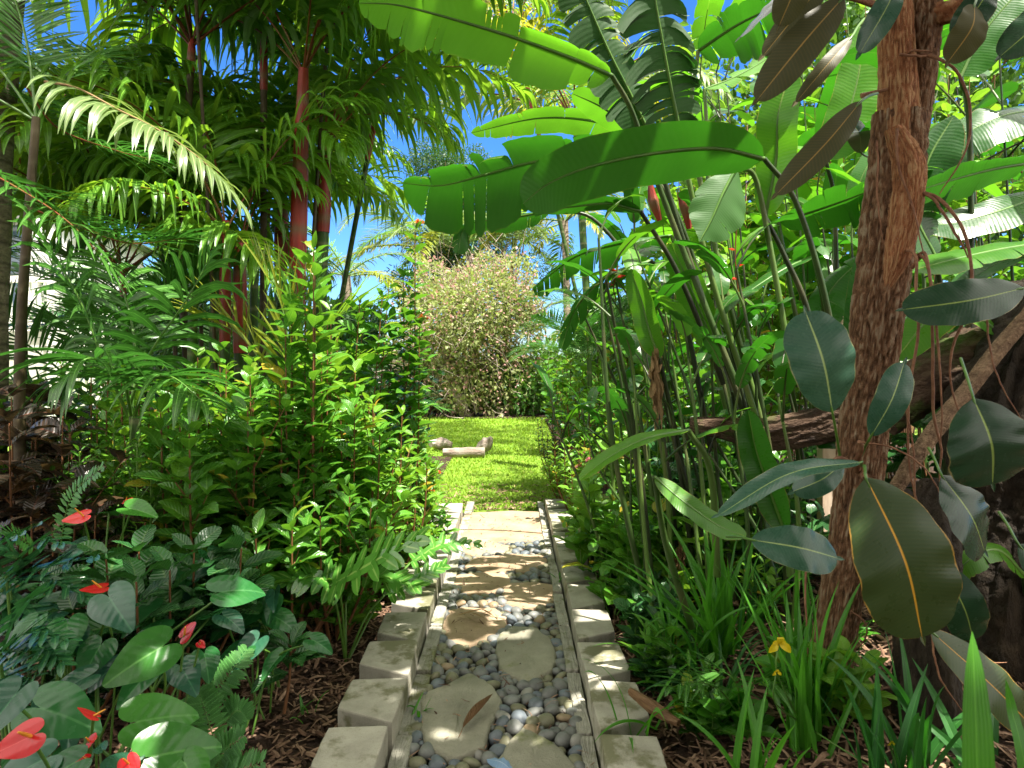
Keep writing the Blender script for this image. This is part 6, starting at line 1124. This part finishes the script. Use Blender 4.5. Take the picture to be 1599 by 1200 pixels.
shrub('shrub', 'yellow green large leaved shrub shining behind the heliconia canes', 'shrub', (gx(1120, 6.0), 6.0, .03), 2.4, .8, 16, 14, .18, 'shrubb', [T_oval[0], T_wide[0]], seed=109, twigs=2, **sr)
shrub('shrub', 'tall bright shrub left of the rubber tree, far behind it', 'shrub', (gx(1230, 6.8), 6.8, .03), 3.3, .9, 18, 16, .18, 'shrubb', [T_oval[0], T_wide[0]], seed=110, twigs=2, **sr)
shrub('shrub', 'tall bright shrub behind the top of the banana plant', 'shrub', (gx(1120, 7.4), 7.4, .03), 4.2, .9, 18, 18, .18, 'shrubb', [T_oval[1], T_slim[0]], seed=111, twigs=3, **sr)
shrub('shrub', 'dark leaved shrub behind the hanging roots', 'shrub', (gx(1500, 3.9), 3.9, .03), 1.6, .7, 14, 12, .18, 'shrubd', [T_oval[0], T_wide[0]], seed=112, twigs=2, **sr)
shrub('shrub', 'tall green shrub closing the view right of the trunk', 'shrub', (gx(1520, 5.2), 5.2, .03), 3.1, .9, 16, 14, .2, 'shrub', [T_oval[0], T_wide[0]], seed=113, twigs=2, **sr)
shrub('shrub', 'bright leafy shrub high behind the rubber tree limbs', 'shrub', (gx(1400, 6.4), 6.4, .03), 4.6, 1.0, 18, 16, .2, 'shrubb', [T_oval[0], T_wide[0]], seed=114, twigs=3, **sr)
for i, (px, py, h_, n_) in enumerate(((905, 905, .3, 5), (930, 930, .25, 4), (885, 870, .25, 6), (945, 960, .2, 3), (900, 850, .35, 7), (925, 870, .4, 7))):
    p = G(px + 12, py, .06); shrub('ground_plant', ['broad leaved plant leaning over the right kerb', 'plant with one large drooping leaf over the right kerb', 'bright plant overhanging the far right kerb', 'dark broad leaf plant by the third right block', 'bushy bright plant at the far right kerb', 'leafy plant at the foot of the left canes'][i], 'plant', p, h_, .08, n_, 4, .15 if i != 2 else .09, 'shrubb' if i in (2, 4) else 'shrub', [T_oval[0], T_wide[1]], seed=230 + i, twigs=0, rad=.004, stemm='stem', whorl=1, el=.2, group='small plants beside the right kerb')
gr = rs(55)
labs = ['leafy seedling', 'broad leaved seedling', 'bright leafy weed', 'dark leafy weed', 'fine leaved weed', 'arching leafy seedling']
for i in range(40):
    y = 1.95 + 2.6 * gr.rand(); x = .50 + .12 * gr.rand() + (1.0 * gr.rand() ** 1.2 if i % 2 else 0); z = float(bedz(x, y))
    shrub('ground_plant', 'low leafy plant crowding the litter beside the right kerb', 'plant', (x, y, z), .10 + .22 * gr.rand(), .08, 4, 4, .07 + .05 * gr.rand(), ['shrub', 'shrubb', 'shrubd', 'sword'][i % 4], [T_oval[i % 2], T_slim[0] if i % 3 == 0 else T_wide[0]], seed=800 + i, twigs=1, rad=.003, stemm='stem', el=.3, group='low plants in the litter beside the right kerb')
for i in range(9):
    y = 2.2 + 2.4 * gr.rand(); x = .52 + .6 * gr.rand()
    sword_clump('iris_clump', 'thin grassy tuft scattered in the right bed', 'iris', (x, y, float(bedz(x, y))), 9, .22 + .12 * gr.rand(), .005, 50, 830 + i, 'sword' if i % 2 else 'swordd', bend=90, el0=85, group='grassy tufts scattered in the right bed')
for i, (px, py, d, h_) in enumerate(((1000, 800, 3.3, .5), (1060, 790, 3.5, .8), (1110, 800, 3.2, .55), (1170, 790, 3.4, .9), (1220, 800, 3.1, .6), (1000, 760, 4.2, 1.0), (1080, 760, 4.2, 1.3), (1160, 760, 4.4, 1.5), (960, 800, 3.7, .6))):
    shrub('shrub', 'leafy undergrowth plant mixed among the heliconia canes', 'shrub', (gx(px, d), d, .08), h_, .25, 7, 8, .12, ['shrub', 'shrubd', 'shrubb'][i % 3], [T_oval[0], T_wide[0]], seed=860 + i, twigs=2, stemm='stem', group='undergrowth among the heliconia canes')
# small palm by the lawn
palm('parlour_palm', 'small glossy palm with drooping fronds at the right corner of the lawn', P(925, 700, 5.6) * (1, 1, 0), P(920, 560, 5.6), .02, .02, [(a, k, .42) for a, k in ((0, 0), (50, 1), (100, 2), (150, 1), (180, 2), (210, 2), (230, 1), (260, 1), (300, 1), (340, 0))], ARE, 'bamboo', 91)
palm('parlour_palm', 'small palm with spiky blue green fronds reaching over the lawn', P(965, 700, 6.4) * (1, 1, 0), P(935, 520, 6.4), .02, .02, [(a, k, .5) for a, k in ((0, 0), (50, 1), (120, 1), (160, 1), (190, 2), (220, 1), (270, 1), (320, 1))], ARE, 'bamboo', 92)
# sword-leaved clumps
sw = 'sword leaved clumps under the canes on the right'
sword_clump('iris_clump', 'large clump of dark green sword leaves right of the kerb under the canes', 'iris', P(1125, 985, 2.6) * (1, 1, 0) + (0, 0, .1), 34, .62, .014, 45, 301, 'sword', sw, bend=35, el0=92)
sword_clump('iris_clump', 'arching grassy clump in front of the large dark sword leaves', 'iris', P(1055, 1000, 2.5) * (1, 1, 0) + (0, 0, .08), 18, .42, .009, 50, 302, 'sword', sw, bend=90, el0=85)
sword_clump('iris_clump', 'clump of bright sword leaves with yellow flowers at the foot of the rubber tree', 'iris', P(1262, 1150, 1.95) * (1, 1, 0) + (0, 0, .12), 26, .50, .013, 28, 303, 'sword', sw, bend=30, el0=96)
sword_clump('iris_clump', 'broad bladed clump at the bottom edge right of the yellow flowers', 'iris', P(1390, 1240, 1.7) * (1, 1, 0) + (0, 0, .1), 14, .36, .016, 30, 304, 'swordd', sw, bend=30, el0=95)
sword_clump('iris_clump', 'dark low arching clump in the bottom right corner', 'iris', P(1570, 1280, 1.6) * (1, 1, 0) + (0, 0, .08), 14, .45, .018, 50, 305, 'swordd', sw, bend=70, el0=85)
sword_clump('iris_clump', 'loose sword leaves at the bottom edge beside the right kerb', 'iris', P(1190, 1250, 1.75) * (1, 1, 0) + (0, 0, .08), 10, .34, .014, 40, 306, 'sword', sw, bend=40, el0=92)
sword_clump('iris_clump', 'thin arching blades drooping over the litter beside the kerb', 'iris', P(1010, 1090, 2.1) * (1, 1, 0) + (0, 0, .08), 8, .36, .007, 50, 307, 'sword', sw, bend=110, el0=80)
sword_clump('iris_clump', 'grassy blades between the two front canes', 'iris', P(1180, 960, 2.8) * (1, 1, 0) + (0, 0, .1), 18, .5, .010, 40, 308, 'swordd', sw, bend=50, el0=90)
rt = thing('iris_clump', 'blurred bright sword leaf standing very close at the lower right', 'iris', (.60, .85, .1), sw); mb = MB()
blade(mb, PP([(1528, 1400, .82), (1526, 1200, .84), (1522, 1080, .86), (1518, 985, .88)]), (.1, -1, .1), .023, 'sword', nl=16, mc=2, fold=.1); fin(mb.build('leaf', M['sword']), rt); mb = MB()
blade(mb, PP([(1615, 1400, .95), (1600, 1200, .97), (1580, 1110, 1.0), (1570, 1060, 1.0)]), (.1, -1, .1), .012, 'sword', nl=16, mc=2, fold=.1); fin(mb.build('leaf', M['sword']), rt)
sword_clump('iris_clump', 'grassy tuft beside the fifth block of the right kerb', 'iris', (.56, 3.1, .04), 12, .32, .007, 50, 309, 'sword', sw, bend=90, el0=85)
sword_clump('iris_clump', 'thin bladed clump left of the yellow iris flower', 'iris', (.72, 2.35, .06), 14, .34, .007, 50, 310, 'swordd', sw, bend=90, el0=85)
sword_clump('iris_clump', 'sword leaves rising behind the yellow iris flower', 'iris', (.98, 2.3, .12), 18, .48, .011, 35, 311, 'sword', sw, bend=40, el0=92)
sword_clump('iris_clump', 'dark sword leaves at the foot of the tree stump', 'iris', (1.05, 1.75, .15), 12, .42, .013, 40, 312, 'swordd', sw, bend=50, el0=90)
# small palm seedling with fingered leaves
rt = thing('palm_seedling', 'seedling palm with fanned leaflets low on the right bed', 'palm seedling', tuple(P(1150, 1130, 2.1) * (1, 1, 0) + (0, 0, .12)))
for i, pts in enumerate(([(1165, 1110, 2.1), (1175, 1070, 2.05), (1195, 1060, 2.0), (1225, 1080, 1.95)], [(1150, 1110, 2.1), (1120, 1075, 2.05), (1080, 1065, 2.0), (1045, 1075, 1.95)], [(1155, 1110, 2.1), (1150, 1070, 2.1), (1130, 1050, 2.1), (1100, 1055, 2.1)])):
    free_frond(rt, PP(pts), 'palmd', 'stem', nleaf=8, L=.15, W=.010, hang=.8, a0=60, a1=30, t0=.3, vee=.1, rad=.003, seed=i)
# yellow walking iris flowers
def yflower(label, px, py, d, s):
    c = P(px, py, d); rt = thing('yellow_flower', label, 'flower', tuple(c)); mt = MB(); tube(mt, [c, c - (0.004, 0, .08), P(1250, 1130, 1.95) * (1, 1, 0) + (0, 0, .2)], .0022, 6, 10); fin(mt.build('stalk', M['stem']), rt)
    for i, a in enumerate((90, 210, 330, 150, 30)):
        mb = MB(); dd = np.array([math.cos(math.radians(a)), -.2, math.sin(math.radians(a)) * .8]) ; l = s * (1 if i < 3 else .6); blade(mb, [c, c + dd * l * .5 + (0, -.008, .004), c + dd * l - (0, 0, l * .2)], (0, -1, .2), l * .3, 'oval', nl=7, mc=2, fold=.2, seed=i); fin(mb.build('petal', M['yellow']), rt)
yflower('yellow three petalled iris flower at the foot of the rubber tree', 1216, 1006, 1.85, .035)
yflower('small yellow iris bud below the open flower', 1212, 1050, 1.85, .014)
yflower('tiny pinkish bud on a short stem at the bottom right', 1390, 1160, 1.7, .010)
